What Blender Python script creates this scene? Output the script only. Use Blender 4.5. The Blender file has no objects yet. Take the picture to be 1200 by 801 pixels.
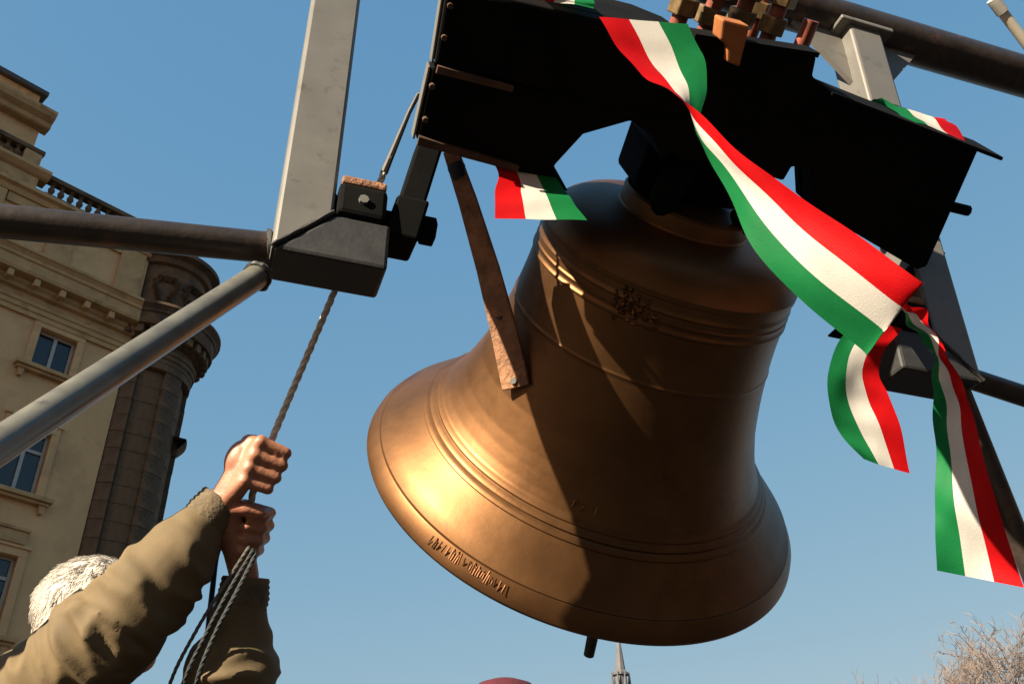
import bpy, bmesh, math, random
import numpy as np
from mathutils import Vector, Matrix, Quaternion, noise

random.seed(7)
R = math.radians
scene = bpy.context.scene
col = scene.collection

# ------------------------------------------------------------------ camera
CZ = 1.14                      # the photographer crouches
PITCH = R(32.2)
FPX = 1153.0                   # focal length in pixels of the 1200 px wide photograph
cam = bpy.data.cameras.new('camera')
cam.sensor_width = 36.0
cam.lens = FPX * 36.0 / 1200.0
cam.clip_start = 0.05
cam.clip_end = 3000.0
cam_o = bpy.data.objects.new('camera', cam)
cam_o.location = (0, 0, CZ)
cam_o.rotation_euler = (R(90) + PITCH, 0, 0)
col.objects.link(cam_o)
scene.camera = cam_o

# ------------------------------------------------------------------ light
SUN_AZ, SUN_EL = R(-133), R(26)
world = bpy.data.worlds.new('World')
scene.world = world
world.use_nodes = True
wn = world.node_tree
sky = wn.nodes.new('ShaderNodeTexSky')
sky.sky_type = 'NISHITA'
sky.sun_disc = False
sky.sun_elevation = SUN_EL
sky.sun_rotation = SUN_AZ
sky.altitude = 0
sky.air_density = 1.0
sky.dust_density = 1.0
sky.ozone_density = 1.0
bgn = wn.nodes['Background']
# the camera's colour response to the sky: one gain and one power per channel, the same all round
sep = wn.nodes.new('ShaderNodeSeparateColor')
com = wn.nodes.new('ShaderNodeCombineColor')
wn.links.new(sky.outputs[0], sep.inputs[0])
for i, (gain, power) in enumerate(((0.97, 0.76), (1.70, 0.41), (2.75, 0.16))):
    pw = wn.nodes.new('ShaderNodeMath')
    pw.operation = 'POWER'
    pw.inputs[1].default_value = power
    ml = wn.nodes.new('ShaderNodeMath')
    ml.operation = 'MULTIPLY'
    ml.inputs[1].default_value = gain
    wn.links.new(sep.outputs[i], pw.inputs[0])
    wn.links.new(pw.outputs[0], ml.inputs[0])
    wn.links.new(ml.outputs[0], com.inputs[i])
wn.links.new(com.outputs[0], bgn.inputs[0])
bgn.inputs[1].default_value = 0.0517
S = Vector((math.sin(SUN_AZ) * math.cos(SUN_EL), math.cos(SUN_AZ) * math.cos(SUN_EL), math.sin(SUN_EL)))
sun = bpy.data.lights.new('sun', 'SUN')
sun.energy = 5.0
sun.angle = R(0.5)
sun.color = (1.0, 0.87, 0.66)
sun_o = bpy.data.objects.new('sun', sun)
sun_o.rotation_euler = (-S).to_track_quat('-Z', 'Y').to_euler()
sun_o.location = (-20, -12, 20)
col.objects.link(sun_o)
vs = scene.view_settings
vs.view_transform = 'Standard'
vs.look = 'None'
vs.gamma = 1.0
vs.use_curve_mapping = False
vs.exposure = 1.7

# ------------------------------------------------------------------ helpers
_c, _s = math.cos(PITCH), math.sin(PITCH)


def P(x, y, d):
    """world point seen at photo pixel (x, y) at axial depth d metres"""
    u = (x - 600) / FPX
    v = (400.5 - y) / FPX
    return Vector((u * d, (_c - v * _s) * d, (_s + v * _c) * d + CZ))


def frame_matrix(o, x, y, z):
    m = Matrix.Identity(4)
    for i in range(3):
        m[i][0], m[i][1], m[i][2], m[i][3] = x[i], y[i], z[i], o[i]
    return m


def tag(o, label=None, cat=None, group=None, kind=None):
    if label: o['label'] = label
    if cat: o['category'] = cat
    if group: o['group'] = group
    if kind: o['kind'] = kind
    return o


def thing(name, label, cat, matrix=None, group=None):
    o = bpy.data.objects.new(name, None)
    o.empty_display_size = 0.1
    col.objects.link(o)
    if matrix is not None:
        o.matrix_world = matrix
    return tag(o, label, cat, group)


class MB:
    """collects shapes; build() links them as ONE mesh object"""
    def __init__(self):
        self.v = []
        self.f = []

    def add(self, vs, fs):
        n = len(self.v)
        self.v += [tuple(p) for p in vs]
        self.f += [tuple(i + n for i in q) for q in fs]
        return self

    def box(self, x0, x1, y0, y1, z0, z1):
        return self.add([(x0, y0, z0), (x1, y0, z0), (x1, y1, z0), (x0, y1, z0), (x0, y0, z1), (x1, y0, z1), (x1, y1, z1), (x0, y1, z1)],
                        [(3, 2, 1, 0), (4, 5, 6, 7), (0, 1, 5, 4), (1, 2, 6, 5), (2, 3, 7, 6), (3, 0, 4, 7)])

    def prism(self, pts, y0, y1, axes='xz'):
        """polygon in the xz plane (counter-clockwise seen from -y), extruded y0..y1"""
        n = len(pts)
        area = sum(pts[i][0] * pts[(i + 1) % n][1] - pts[(i + 1) % n][0] * pts[i][1] for i in range(n))
        if area < 0: pts = pts[::-1]
        vs = [(p[0], y0, p[1]) for p in pts] + [(p[0], y1, p[1]) for p in pts]
        fs = [tuple(range(n)), tuple(range(2 * n - 1, n - 1, -1))]
        fs += [((i + 1) % n, i, i + n, (i + 1) % n + n) for i in range(n)]
        return self.add(vs, fs)

    def tube(self, pts, r, seg=12, cap=True):
        pts = [Vector(p) for p in pts]
        rs = r if isinstance(r, (list, tuple)) else [r] * len(pts)
        vs, fs = [], []
        t0 = (pts[1] - pts[0]).normalized()
        up = Vector((0, 0, 1)) if abs(t0.z) < 0.9 else Vector((1, 0, 0))
        nrm = t0.cross(up).normalized()
        for i, p in enumerate(pts):
            a = pts[max(i - 1, 0)]
            b = pts[min(i + 1, len(pts) - 1)]
            t = (b - a).normalized()
            nrm = (nrm - t * nrm.dot(t)).normalized()
            bn = t.cross(nrm)
            for k in range(seg):
                an = 2 * math.pi * k / seg
                vs.append(p + (nrm * math.cos(an) + bn * math.sin(an)) * rs[i])
        for i in range(len(pts) - 1):
            for k in range(seg):
                k2 = (k + 1) % seg
                fs.append((i * seg + k, i * seg + k2, (i + 1) * seg + k2, (i + 1) * seg + k))
        if cap:
            fs.append(tuple(range(seg - 1, -1, -1)))
            m = (len(pts) - 1) * seg
            fs.append(tuple(range(m, m + seg)))
        return self.add(vs, fs)

    def lathe(self, prof, seg=64, a0=0.0, a1=2 * math.pi, centre=(0, 0), closed=None):
        """profile of (radius, z) turned about z"""
        full = abs(a1 - a0) > 6.28
        m = seg if full else seg + 1
        vs, fs = [], []
        for (r, z) in prof:
            for k in range(m):
                an = a0 + (a1 - a0) * k / seg
                vs.append((centre[0] + r * math.cos(an), centre[1] + r * math.sin(an), z))
        for i in range(len(prof) - 1):
            for k in range(seg):
                k2 = (k + 1) % m
                fs.append((i * m + k, i * m + k2, (i + 1) * m + k2, (i + 1) * m + k))
        return self.add(vs, fs)

    def build(self, name, mat, parent=None, smooth=False, bevel=0.0, seg=2, recalc=True, angle=40):
        me = bpy.data.meshes.new(name)
        me.from_pydata(self.v, [], self.f)
        if recalc:
            bm = bmesh.new()
            bm.from_mesh(me)
            bmesh.ops.recalc_face_normals(bm, faces=bm.faces)
            bm.to_mesh(me)
            bm.free()
        me.materials.append(mat)
        if smooth:
            me.polygons.foreach_set('use_smooth', [True] * len(me.polygons))
            me.set_sharp_from_angle(angle=R(angle))
        o = bpy.data.objects.new(name, me)
        col.objects.link(o)
        if parent is not None:
            o.parent = parent
        if bevel:
            b = o.modifiers.new('bevel', 'BEVEL')
            b.width = bevel
            b.segments = seg
            b.limit_method = 'ANGLE'
            b.angle_limit = R(40)
        return o


def share(src, parent, loc=(0, 0, 0), rotz=0.0, name=None):
    o = src.copy()
    if name: o.name = name
    col.objects.link(o)
    o.parent = parent
    o.location = loc
    o.rotation_euler = (0, 0, rotz)
    return o


def catmull(pts, n):
    """resample a list of vectors (any length) with a Catmull-Rom spline"""
    pts = [np.array(p, float) for p in pts]
    ext = [2 * pts[0] - pts[1]] + pts + [2 * pts[-1] - pts[-2]]
    out = []
    m = len(pts) - 1
    for k in range(n + 1):
        t = k / n * m
        i = min(int(t), m - 1)
        t -= i
        p0, p1, p2, p3 = ext[i:i + 4]
        out.append(0.5 * (2 * p1 + (p2 - p0) * t + (2 * p0 - 5 * p1 + 4 * p2 - p3) * t * t + (3 * p1 - p0 - 3 * p2 + p3) * t ** 3))
    return out


# ------------------------------------------------------------------ materials
def mat(name, base, rough=0.6, metal=0.0, var=0.25, scale=8.0, bump=0.0, bscale=None, dark=None, detail=6, spec=0.5,
        stretch=None, rough_var=0.1, second=None, second_amt=0.5, second_scale=3.0, translucent=0.0):
    m = bpy.data.materials.new(name)
    m.use_nodes = True
    nt = m.node_tree
    N, L = nt.nodes, nt.links
    bs = N['Principled BSDF']
    tc = N.new('ShaderNodeTexCoord')
    src = tc.outputs['Object']
    if stretch:
        mp = N.new('ShaderNodeMapping')
        mp.inputs['Scale'].default_value = stretch
        L.new(src, mp.inputs[0])
        src = mp.outputs[0]
    nz = N.new('ShaderNodeTexNoise')
    nz.inputs['Scale'].default_value = scale
    nz.inputs['Detail'].default_value = detail
    nz.inputs['Roughness'].default_value = 0.6
    L.new(src, nz.inputs['Vector'])
    rp = N.new('ShaderNodeValToRGB')
    lo = dark or tuple(c * (1 - var) for c in base)
    hi = tuple(min(1, c * (1 + var * 0.6)) for c in base)
    rp.color_ramp.elements[0].position = 0.32
    rp.color_ramp.elements[1].position = 0.68
    rp.color_ramp.elements[0].color = (*lo, 1)
    rp.color_ramp.elements[1].color = (*hi, 1)
    L.new(nz.outputs['Fac'], rp.inputs[0])
    out = rp.outputs[0]
    if second:
        n2 = N.new('ShaderNodeTexNoise')
        n2.inputs['Scale'].default_value = second_scale
        n2.inputs['Detail'].default_value = 8
        n2.inputs['Roughness'].default_value = 0.7
        L.new(src, n2.inputs['Vector'])
        r2 = N.new('ShaderNodeValToRGB')
        r2.color_ramp.elements[0].position = 0.62 - 0.3 * second_amt
        r2.color_ramp.elements[1].position = 0.78 - 0.2 * second_amt
        L.new(n2.outputs['Fac'], r2.inputs[0])
        mx = N.new('ShaderNodeMixRGB')
        mx.inputs[2].default_value = (*second, 1)
        L.new(r2.outputs[0], mx.inputs[0])
        L.new(out, mx.inputs[1])
        out = mx.outputs[0]
    L.new(out, bs.inputs['Base Color'])
    bs.inputs['Metallic'].default_value = metal
    bs.inputs['Specular IOR Level'].default_value = spec
    mr = N.new('ShaderNodeMapRange')
    mr.inputs['To Min'].default_value = max(0.02, rough - rough_var)
    mr.inputs['To Max'].default_value = min(1, rough + rough_var)
    L.new(nz.outputs['Fac'], mr.inputs[0])
    L.new(mr.outputs[0], bs.inputs['Roughness'])
    if bump:
        nb = N.new('ShaderNodeTexNoise')
        nb.inputs['Scale'].default_value = bscale or scale * 4
        nb.inputs['Detail'].default_value = 5
        L.new(src, nb.inputs['Vector'])
        bp = N.new('ShaderNodeBump')
        bp.inputs['Strength'].default_value = bump
        bp.inputs['Distance'].default_value = 0.01
        L.new(nb.outputs['Fac'], bp.inputs['Height'])
        L.new(bp.outputs[0], bs.inputs['Normal'])
    if translucent:
        tr = N.new('ShaderNodeBsdfTranslucent')
        L.new(out, tr.inputs['Color'])
        mx = N.new('ShaderNodeMixShader')
        mx.inputs[0].default_value = translucent
        L.new(bs.outputs[0], mx.inputs[1])
        L.new(tr.outputs[0], mx.inputs[2])
        L.new(mx.outputs[0], N['Material Output'].inputs[0])
    return m


M = {}
M['bronze'] = mat('bell_bronze', (0.135, 0.064, 0.0255), rough=0.45, metal=0.85, var=0.2, scale=9, bump=0.035, bscale=45, rough_var=0.07,
                  second=(0.068, 0.031, 0.0125), second_amt=0.28, second_scale=4)
M['bronze_dark'] = mat('bell_relief_bronze', (0.10, 0.045, 0.02), rough=0.45, metal=0.9, var=0.4, scale=40)
M['black_paint'] = mat('black_painted_steel', (0.004, 0.004, 0.004), rough=0.85, var=0.4, scale=14, bump=0.05, spec=0.08)
M['rust'] = mat('rusty_steel', (0.27, 0.13, 0.065), rough=0.8, var=0.4, scale=30, bump=0.5, bscale=120, second=(0.13, 0.055, 0.03), second_amt=0.5, second_scale=14)
M['rust_and_reflection'] = mat('dark_rust_and_lip_reflection', (0.06, 0.026, 0.013), rough=0.8, var=0.5, scale=30)  # rust on the rivets; on the lip edges it paints their orange reflection
M['galv'] = mat('grey_painted_steel', (0.135, 0.127, 0.115), rough=0.5, metal=0.2, var=0.1, scale=12, bump=0.02, bscale=260, second=(0.07, 0.058, 0.047), second_amt=0.15, second_scale=25)
M['stub'] = mat('grey_steel_weld', (0.022, 0.021, 0.021), rough=0.6, var=0.3, scale=30, bump=0.06)
M['pipe'] = mat('weathered_steel_pipe', (0.034, 0.025, 0.021), rough=0.42, metal=0.3, var=0.35, scale=18, bump=0.1, second=(0.12, 0.06, 0.04), second_amt=0.25, second_scale=8)
M['pipe_pale'] = mat('bare_steel_pipe', (0.15, 0.14, 0.11), rough=0.33, metal=0.3, var=0.3, scale=20, bump=0.03, spec=0.8, second=(0.05, 0.04, 0.03), second_amt=0.12, second_scale=30)
M['pole'] = mat('pale_pole_paint', (0.55, 0.50, 0.40), rough=0.5, var=0.15)
M['brass'] = mat('worn_brass_nut', (0.20, 0.13, 0.06), rough=0.45, metal=0.6, var=0.4, scale=60)
M['red_oxide'] = mat('red_oxide_rod', (0.22, 0.05, 0.025), rough=0.6, var=0.4, scale=60)
M['orange_block'] = mat('orange_primer_block', (0.28, 0.09, 0.02), rough=0.7, var=0.3, scale=40)
M['rope'] = mat('grey_rope_fibre', (0.52, 0.46, 0.38), rough=0.9, var=0.2, scale=120, bump=0.3, bscale=260)
M['rope_grey'] = mat('grey_cord', (0.085, 0.078, 0.065), rough=0.9, var=0.4, scale=120)
M['rope_dark'] = mat('dark_cord', (0.022, 0.026, 0.03), rough=0.8, var=0.4, scale=120)
M['cord_blue'] = mat('blue_cord', (0.03, 0.09, 0.16), rough=0.7, var=0.3, scale=80)
M['rag'] = mat('dark_blue_rag', (0.02, 0.025, 0.04), rough=0.9, var=0.4, scale=60, bump=0.4)
def cloth(name, c):
    return mat(name, c, rough=0.55, var=0.06, scale=30, bump=0.12, bscale=500, translucent=0.3, spec=0.12)
M['red'] = cloth('red_satin', (0.42, 0.003, 0.005))
M['white'] = cloth('white_satin', (0.55, 0.52, 0.475))
M['green'] = cloth('green_satin', (0.007, 0.14, 0.04))
M['jacket'] = mat('olive_canvas', (0.112, 0.076, 0.034), rough=0.85, var=0.2, scale=14, bump=0.07, bscale=420, second=(0.095, 0.066, 0.03), second_amt=0.3, second_scale=20)
M['cuff'] = mat('ribbed_dark_cuff', (0.11, 0.08, 0.045), rough=0.9, var=0.4, scale=60, bump=0.3, bscale=200)
M['jacket_dark'] = mat('dark_wool', (0.03, 0.03, 0.035), rough=0.9, var=0.3, scale=30, bump=0.3)
M['trousers'] = mat('dark_trousers', (0.03, 0.032, 0.04), rough=0.9, var=0.3, scale=30, bump=0.3)
M['shoe'] = mat('shoe_leather', (0.02, 0.016, 0.013), rough=0.5, var=0.3)
M['skin'] = mat('skin', (0.30, 0.125, 0.07), rough=0.5, var=0.16, scale=30, bump=0.08, bscale=220, second=(0.25, 0.075, 0.045), second_amt=0.3, second_scale=14)
M['hair'] = mat('white_hair', (0.46, 0.42, 0.37), rough=0.7, var=0.25, scale=60, bump=0.12, bscale=160, stretch=(1, 1, 0.3))
M['red_felt'] = mat('red_felt', (0.06, 0.002, 0.010), rough=0.9, var=0.3, scale=60, bump=0.4)
M['eye'] = mat('eye_white', (0.7, 0.68, 0.64), rough=0.2, var=0.05)
M['plaster'] = mat('aged_ochre_plaster', (0.62, 0.375, 0.18), rough=0.9, var=0.12, scale=0.7, bump=0.3, bscale=9, second=(0.44, 0.265, 0.125), second_amt=0.42, second_scale=0.6)
M['trim'] = mat('ochre_stone_trim', (0.48, 0.29, 0.13), rough=0.85, var=0.2, scale=1.5, bump=0.3, bscale=12, second=(0.22, 0.115, 0.05), second_amt=0.35, second_scale=1.3)
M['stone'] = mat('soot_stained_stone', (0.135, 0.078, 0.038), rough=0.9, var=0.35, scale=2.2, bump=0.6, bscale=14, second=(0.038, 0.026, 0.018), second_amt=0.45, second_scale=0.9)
M['roof'] = mat('dark_sheet_roof', (0.05, 0.045, 0.045), rough=0.6, var=0.3, scale=2)
M['sash'] = mat('white_window_wood', (0.40, 0.37, 0.34), rough=0.6, var=0.1)
M['glass'] = mat('window_glass', (0.012, 0.016, 0.022), rough=0.08, var=0.3, scale=0.8, spec=0.6, rough_var=0.03)
M['curtain'] = mat('net_curtain', (0.16, 0.17, 0.22), rough=0.9, var=0.3, scale=3, stretch=(6, 1, 0.4))
M['spire'] = mat('grey_spire_stone', (0.085, 0.085, 0.09), rough=0.8, var=0.25, scale=0.6)
M['bark'] = mat('bare_bark', (0.13, 0.085, 0.065), rough=0.9, var=0.3, scale=4)
M['twig'] = mat('reddish_twig', (0.16, 0.12, 0.10), rough=0.9, var=0.3, scale=2)
M['ground'] = mat('paved_ground', (0.009, 0.008, 0.008), rough=0.95, var=0.3, scale=1.5, bump=0.3, bscale=30)
M['iron'] = mat('dark_iron', (0.02, 0.015, 0.012), rough=0.6, metal=0.2, var=0.4, scale=30)

# ------------------------------------------------------------------ ground
g = MB().add([(-900, -900, 0), (900, -900, 0), (900, 900, 0), (-900, 900, 0)], [(0, 1, 2, 3)]).build('ground', M['ground'])
g['kind'] = 'structure'

# ------------------------------------------------------------------ axes of the bell and its frame (fitted to the photograph)
AX = Vector((0.949632, 0.313368, 0.0))               # along the pivot
NX = Vector((-0.313368, 0.949632, 0.0))              # away from the camera
BX = Vector((0.273681, -0.829363, 0.487089))         # the bell's own 'up': swung 61 degrees
CX = Vector((-0.152638, 0.462555, 0.873352))
KB = 1.185                                            # the bell hangs behind the near post by this factor (set by where the frame's shadow falls on it)
BELL_U = Vector((0.128687, 1.699358, 0.761021))
BELL_C = BELL_U * KB + Vector((0, 0, CZ))            # centre of the mouth
F0 = Vector((-0.357, 1.16, 0.0))                     # foot of the frame's front left corner line
BELL_M = frame_matrix(BELL_C, AX, CX, BX) @ Matrix.Scale(KB, 4)
BELL_I = BELL_M.inverted()
FRAME_M = frame_matrix(F0, AX, NX, Vector((0, 0, 1)))


def bp(x, y, c0):
    """pixel -> (s, h) in the yoke's own plane at local depth c0"""
    r = P(x, y, 1.0) - Vector((0, 0, CZ))
    q = BELL_U
    t = (q.dot(CX) + c0) / r.dot(CX)
    w = r * t - q
    return (w.dot(AX), w.dot(BX))


# ------------------------------------------------------------------ building
def facade():
    az = R(43.6)
    d = Vector((math.sin(az), math.cos(az), 0))
    nf = Vector((math.cos(az), -math.sin(az), 0))
    p0 = P(100, 330, 34.0)
    p0.z = 0
    root = thing('corner_building', 'ochre plastered palace with round stone corner turret, balustrade and heavy cornice', 'building',
                 frame_matrix(p0, d, -nf, Vector((0, 0, 1))))
    # local axes: x along the facade, y into the building, z up
    XL = -26.0
    wins = []
    cols = [-0.33 - 3.6 * k for k in range(7)]
    for xc in cols:
        wins.append((xc - 0.62, xc + 0.62, 17.25, 18.66, 'small'))
        wins.append((xc - 0.62, xc + 0.62, 13.1, 15.2, 'tall'))
        wins.append((xc - 0.62, xc + 0.62, 8.9, 11.2, 'tall'))
        wins.append((xc - 0.62, xc + 0.62, 4.6, 7.0, 'tall'))
        wins.append((xc - 0.62, xc + 0.62, 1.0, 3.2, 'tall'))
    # wall with real openings: strips between the window columns, then pieces between windows
    wall = MB()
    xs = [XL] + sorted([x for c in cols for x in (c - 0.62, c + 0.62)]) + [2.0]
    rows = sorted(set((w[2], w[3]) for w in wins))
    for i in range(len(xs) - 1):
        if i % 2 == 0:
            wall.box(xs[i], xs[i + 1], 0, 0.45, 0, 19.0)
        else:
            zz = [0] + [z for r in rows for z in r] + [19.0]
            for k in range(0, len(zz), 2):
                wall.box(xs[i], xs[i + 1], 0.0, 0.45, zz[k], zz[k + 1])
    wall.build('wall', M['plaster'], root)
    MB().box(XL, 2.0, 0.9, 14, 0, 24.0).build('building_core', M['roof'], root)
    for (x0, x1, z0, z1, kind) in wins:
        vis = x0 > -4.6 and z0 > 4
        fr = MB()
        t = 0.075
        for (a, b, e, f) in ((x0, x0 + t, z0, z1), (x1 - t, x1, z0, z1), (x0 + t, x1 - t, z0, z0 + t), (x0 + t, x1 - t, z1 - t, z1)):
            fr.box(a, b, 0.2, 0.3, e, f)
        xm = (x0 + x1) / 2
        fr.box(xm - 0.055, xm + 0.055, 0.18, 0.3, z0 + t, z1 - t)
        zt = z1 - 0.62
        if kind == 'tall':
            fr.box(x0 + t, xm - 0.055, 0.185, 0.3, zt - 0.05, zt + 0.05)
            fr.box(xm + 0.055, x1 - t, 0.185, 0.3, zt - 0.05, zt + 0.05)
        w = fr.build('window', M['sash'], root)
        spans = [(z0 + t, z1 - t)] if kind == 'small' else [(z0 + t, zt - 0.05), (zt + 0.05, z1 - t)]
        for (e, f) in spans:
            MB().box(x0 + t, xm - 0.055, 0.25, 0.262, e, f).build('pane', M['glass'], w)
            MB().box(xm + 0.055, x1 - t, 0.25, 0.262, e, f).build('pane', M['glass'], w)
        # surround, sill and brackets
        su = MB()
        su.box(x0 - 0.24, x0, -0.07, 0.2, z0, z1 + 0.02)
        su.box(x1, x1 + 0.24, -0.07, 0.2, z0, z1 + 0.02)
        su.box(x0 - 0.24, x1 + 0.24, -0.07, 0.2, z1 + 0.02, z1 + 0.26)
        if kind == 'tall':
            su.box(x0 - 0.3, x1 + 0.3, -0.12, 0.0, z1 + 0.26, z1 + 0.36)
        su.build('window_surround', M['plaster'], root, bevel=0.015)
        if kind == 'tall' and z0 < 10:
            su2 = MB()
            su2.box(x0 - 0.05, x1 + 0.05, -0.16, 0.0, z1 + 0.36, z1 + 0.74)
            su2.box(x0 - 0.12, x1 + 0.12, -0.22, 0.0, z1 + 0.74, z1 + 0.84)
            su2.build('window_hood', M['trim'], root, bevel=0.015)
        sl = MB().box(x0 - 0.5, x1 + 0.5, -0.3, 0.0, z0 - 0.14, z0 - 0.0)
        sl.box(x0 - 0.42, x1 + 0.42, -0.2, 0.0, z0 - 0.24, z0 - 0.14)
        s_ = sl.build('window_sill', M['trim'], root, bevel=0.015)
        for xb in (x0 - 0.25, x1 + 0.25):
            MB().prism([(xb - 0.1, z0 - 0.24), (xb + 0.1, z0 - 0.24), (xb + 0.06, z0 - 0.5), (xb - 0.06, z0 - 0.5)], -0.15, 0.0).build('bracket', M['trim'], s_)

    # entablature: architrave, frieze mouldings and the heavy cornice, run along the wall and around the turret
    TC = (3.25, 1.05)            # turret axis in the facade's own axes
    TR = 1.42
    prof_arch = [(0.02, 18.86), (0.1, 18.86), (0.1, 19.02), (0.15, 19.05), (0.15, 19.2), (0.2, 19.24), (0.2, 19.34), (0.06, 19.36), (0.06, 19.62),
                 (0.22, 19.66), (0.22, 19.78), (0.3, 19.84)]
    prof_corn = [(0.3, 19.84), (0.3, 19.97), (0.62, 20.0), (0.66, 20.1), (0.66, 20.42), (0.72, 20.46), (0.72, 20.56), (0.8, 20.66), (0.86, 20.7), (0.86, 20.8), (0.1, 20.92), (0.0, 20.92)]

    def run(prof, x0, x1):
        m = MB()
        n = len(prof)
        vs = [(x0, -o, z) for o, z in prof] + [(x1, -o, z) for o, z in prof]
        vs += [(x0, 0.4, prof[0][1]), (x1, 0.4, prof[0][1]), (x0, 0.4, prof[-1][1]), (x1, 0.4, prof[-1][1])]
        fs = [(i, i + n, i + n + 1, i + 1) for i in range(n - 1)]
        fs += [tuple(range(n)) + (2 * n + 2, 2 * n), tuple(range(2 * n - 1, n - 1, -1)) + (2 * n + 1, 2 * n + 3)]
        fs += [(0, 2 * n, 2 * n + 1, n), (n - 1, 2 * n - 1, 2 * n + 3, 2 * n + 2)]
        return m.add(vs, fs)
    XE = 2.0
    run(prof_arch, XL, XE).build('architrave', M['trim'], root)
    run(prof_corn, XL, XE).build('cornice', M['trim'], root)
    k = XL + 0.2
    first = None
    while k < XE - 0.3:                 # modillion blocks under the cornice
        if first is None:
            m = MB().prism([(0, 19.985), (0, 19.72), (0.2, 19.72), (0.2, 19.985)], -0.58, -0.31)
            first = m.build('modillion', M['trim'], root, bevel=0.03)
            first.location.x = k
        else:
            share(first, root, (k, 0, 0))
        k += 0.86
    # turret: courses of stone blocks, alternating flat bays and proud pilasters
    def block(a0, a1, r, h, rin):
        m = MB()
        n = 4
        vs, fs = [], []
        for z in (0.0, h):
            for rr in (r, rin):
                for i in range(n + 1):
                    an = a0 + (a1 - a0) * i / n
                    vs.append((rr * math.cos(an), rr * math.sin(an), z))
        def I(z, q, i): return z * 2 * (n + 1) + q * (n + 1) + i
        for i in range(n):
            fs.append((I(0, 0, i), I(0, 0, i + 1), I(1, 0, i + 1), I(1, 0, i)))
            fs.append((I(0, 1, i), I(1, 1, i), I(1, 1, i + 1), I(0, 1, i + 1)))
            fs.append((I(1, 0, i), I(1, 0, i + 1), I(1, 1, i + 1), I(1, 1, i)))
            fs.append((I(0, 0, i), I(0, 1, i), I(0, 1, i + 1), I(0, 0, i + 1)))
        fs.append((I(0, 0, 0), I(1, 0, 0), I(1, 1, 0), I(0, 1, 0)))
        fs.append((I(0, 0, n), I(0, 1, n), I(1, 1, n), I(1, 0, n)))
        return m.add(vs, fs)
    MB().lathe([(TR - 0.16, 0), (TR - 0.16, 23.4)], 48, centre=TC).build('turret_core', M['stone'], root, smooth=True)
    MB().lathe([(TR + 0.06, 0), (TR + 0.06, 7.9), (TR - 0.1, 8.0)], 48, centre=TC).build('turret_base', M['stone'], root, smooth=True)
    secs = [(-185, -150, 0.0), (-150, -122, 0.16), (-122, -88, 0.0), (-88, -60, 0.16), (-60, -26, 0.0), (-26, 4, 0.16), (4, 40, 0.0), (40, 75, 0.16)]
    protos = {}
    z = 8.0
    ci = 0
    while z < 18.8:
        h = 0.62
        for si, (a0, a1, pr) in enumerate(secs):
            key = si
            if key not in protos:
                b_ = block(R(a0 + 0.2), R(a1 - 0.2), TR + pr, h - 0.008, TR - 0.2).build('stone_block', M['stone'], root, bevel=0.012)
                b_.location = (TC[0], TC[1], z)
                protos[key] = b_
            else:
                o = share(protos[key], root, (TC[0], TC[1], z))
                sc = 1 + random.uniform(-0.006, 0.006)
                o.scale = (sc, sc, 1)
        z += h
        ci += 1
    # string course seen in outline on the turret's far flank
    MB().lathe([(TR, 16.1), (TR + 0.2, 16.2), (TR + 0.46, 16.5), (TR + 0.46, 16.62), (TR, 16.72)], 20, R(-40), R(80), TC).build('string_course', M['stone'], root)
    # capitals band + cornice rings of the turret
    def ring(prof, name, seg=40, a0=-190, a1=100, off=TR + 0.12, m=M['stone']):
        return MB().lathe([(off + o, zz) for o, zz in prof], seg, R(a0), R(a1), TC).build(name, m, root, smooth=True, angle=25)
    ring([(-0.1, 18.55), (0.08, 18.6), (0.08, 18.86)] + prof_arch[1:], 'turret_architrave')
    ring([(0.2, 19.84)] + prof_corn[:-2] + [(0.1, 20.98), (-0.2, 20.98)], 'turret_cornice')
    for q in range(20):
        an = R(-180 + q * 13)
        m = MB().box(TR + 0.3, TR + 0.66, -0.13, 0.13, 19.68, 19.99)
        if q == 0:
            tb = m.build('modillion', M['stone'], root, bevel=0.03)
            tb.location = (TC[0], TC[1], 0)
            tb.rotation_euler.z = an
        else:
            share(tb, root, (TC[0], TC[1], 0), an)
    # attic storey with recessed panels
    at = MB().box(XL, 2.0, 0.06, 0.9, 20.9, 23.42)
    at.build('attic_wall', M['plaster'], root)
    x = 1.9
    while x > -12:
        m = MB()
        m.box(x - 0.95, x - 0.05, -0.08, 0.06, 21.05, 23.1)
        m.build('attic_pier', M['trim'], root, bevel=0.02)
        MB().box(x - 2.55, x - 0.95, -0.04, 0.06, 21.05, 21.3).build('attic_panel_frame', M['trim'], root, bevel=0.02)
        MB().box(x - 2.55, x - 0.95, -0.04, 0.06, 22.75, 23.1).build('attic_panel_frame', M['trim'], root, bevel=0.02)
        x -= 2.55
    run([(0.0, 23.1), (0.1, 23.12), (0.16, 23.3), (0.3, 23.36), (0.3, 23.5), (0.0, 23.55)], XL, 2.0).build('attic_cornice', M['trim'], root)
    ring([(-0.2, 20.98), (-0.06, 21.0), (-0.06, 22.95), (0.1, 23.0), (0.16, 23.2), (0.42, 23.3), (0.42, 23.46), (0.0, 23.6), (-0.9, 23.7), (-1.5, 23.75)], 'turret_attic')
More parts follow.
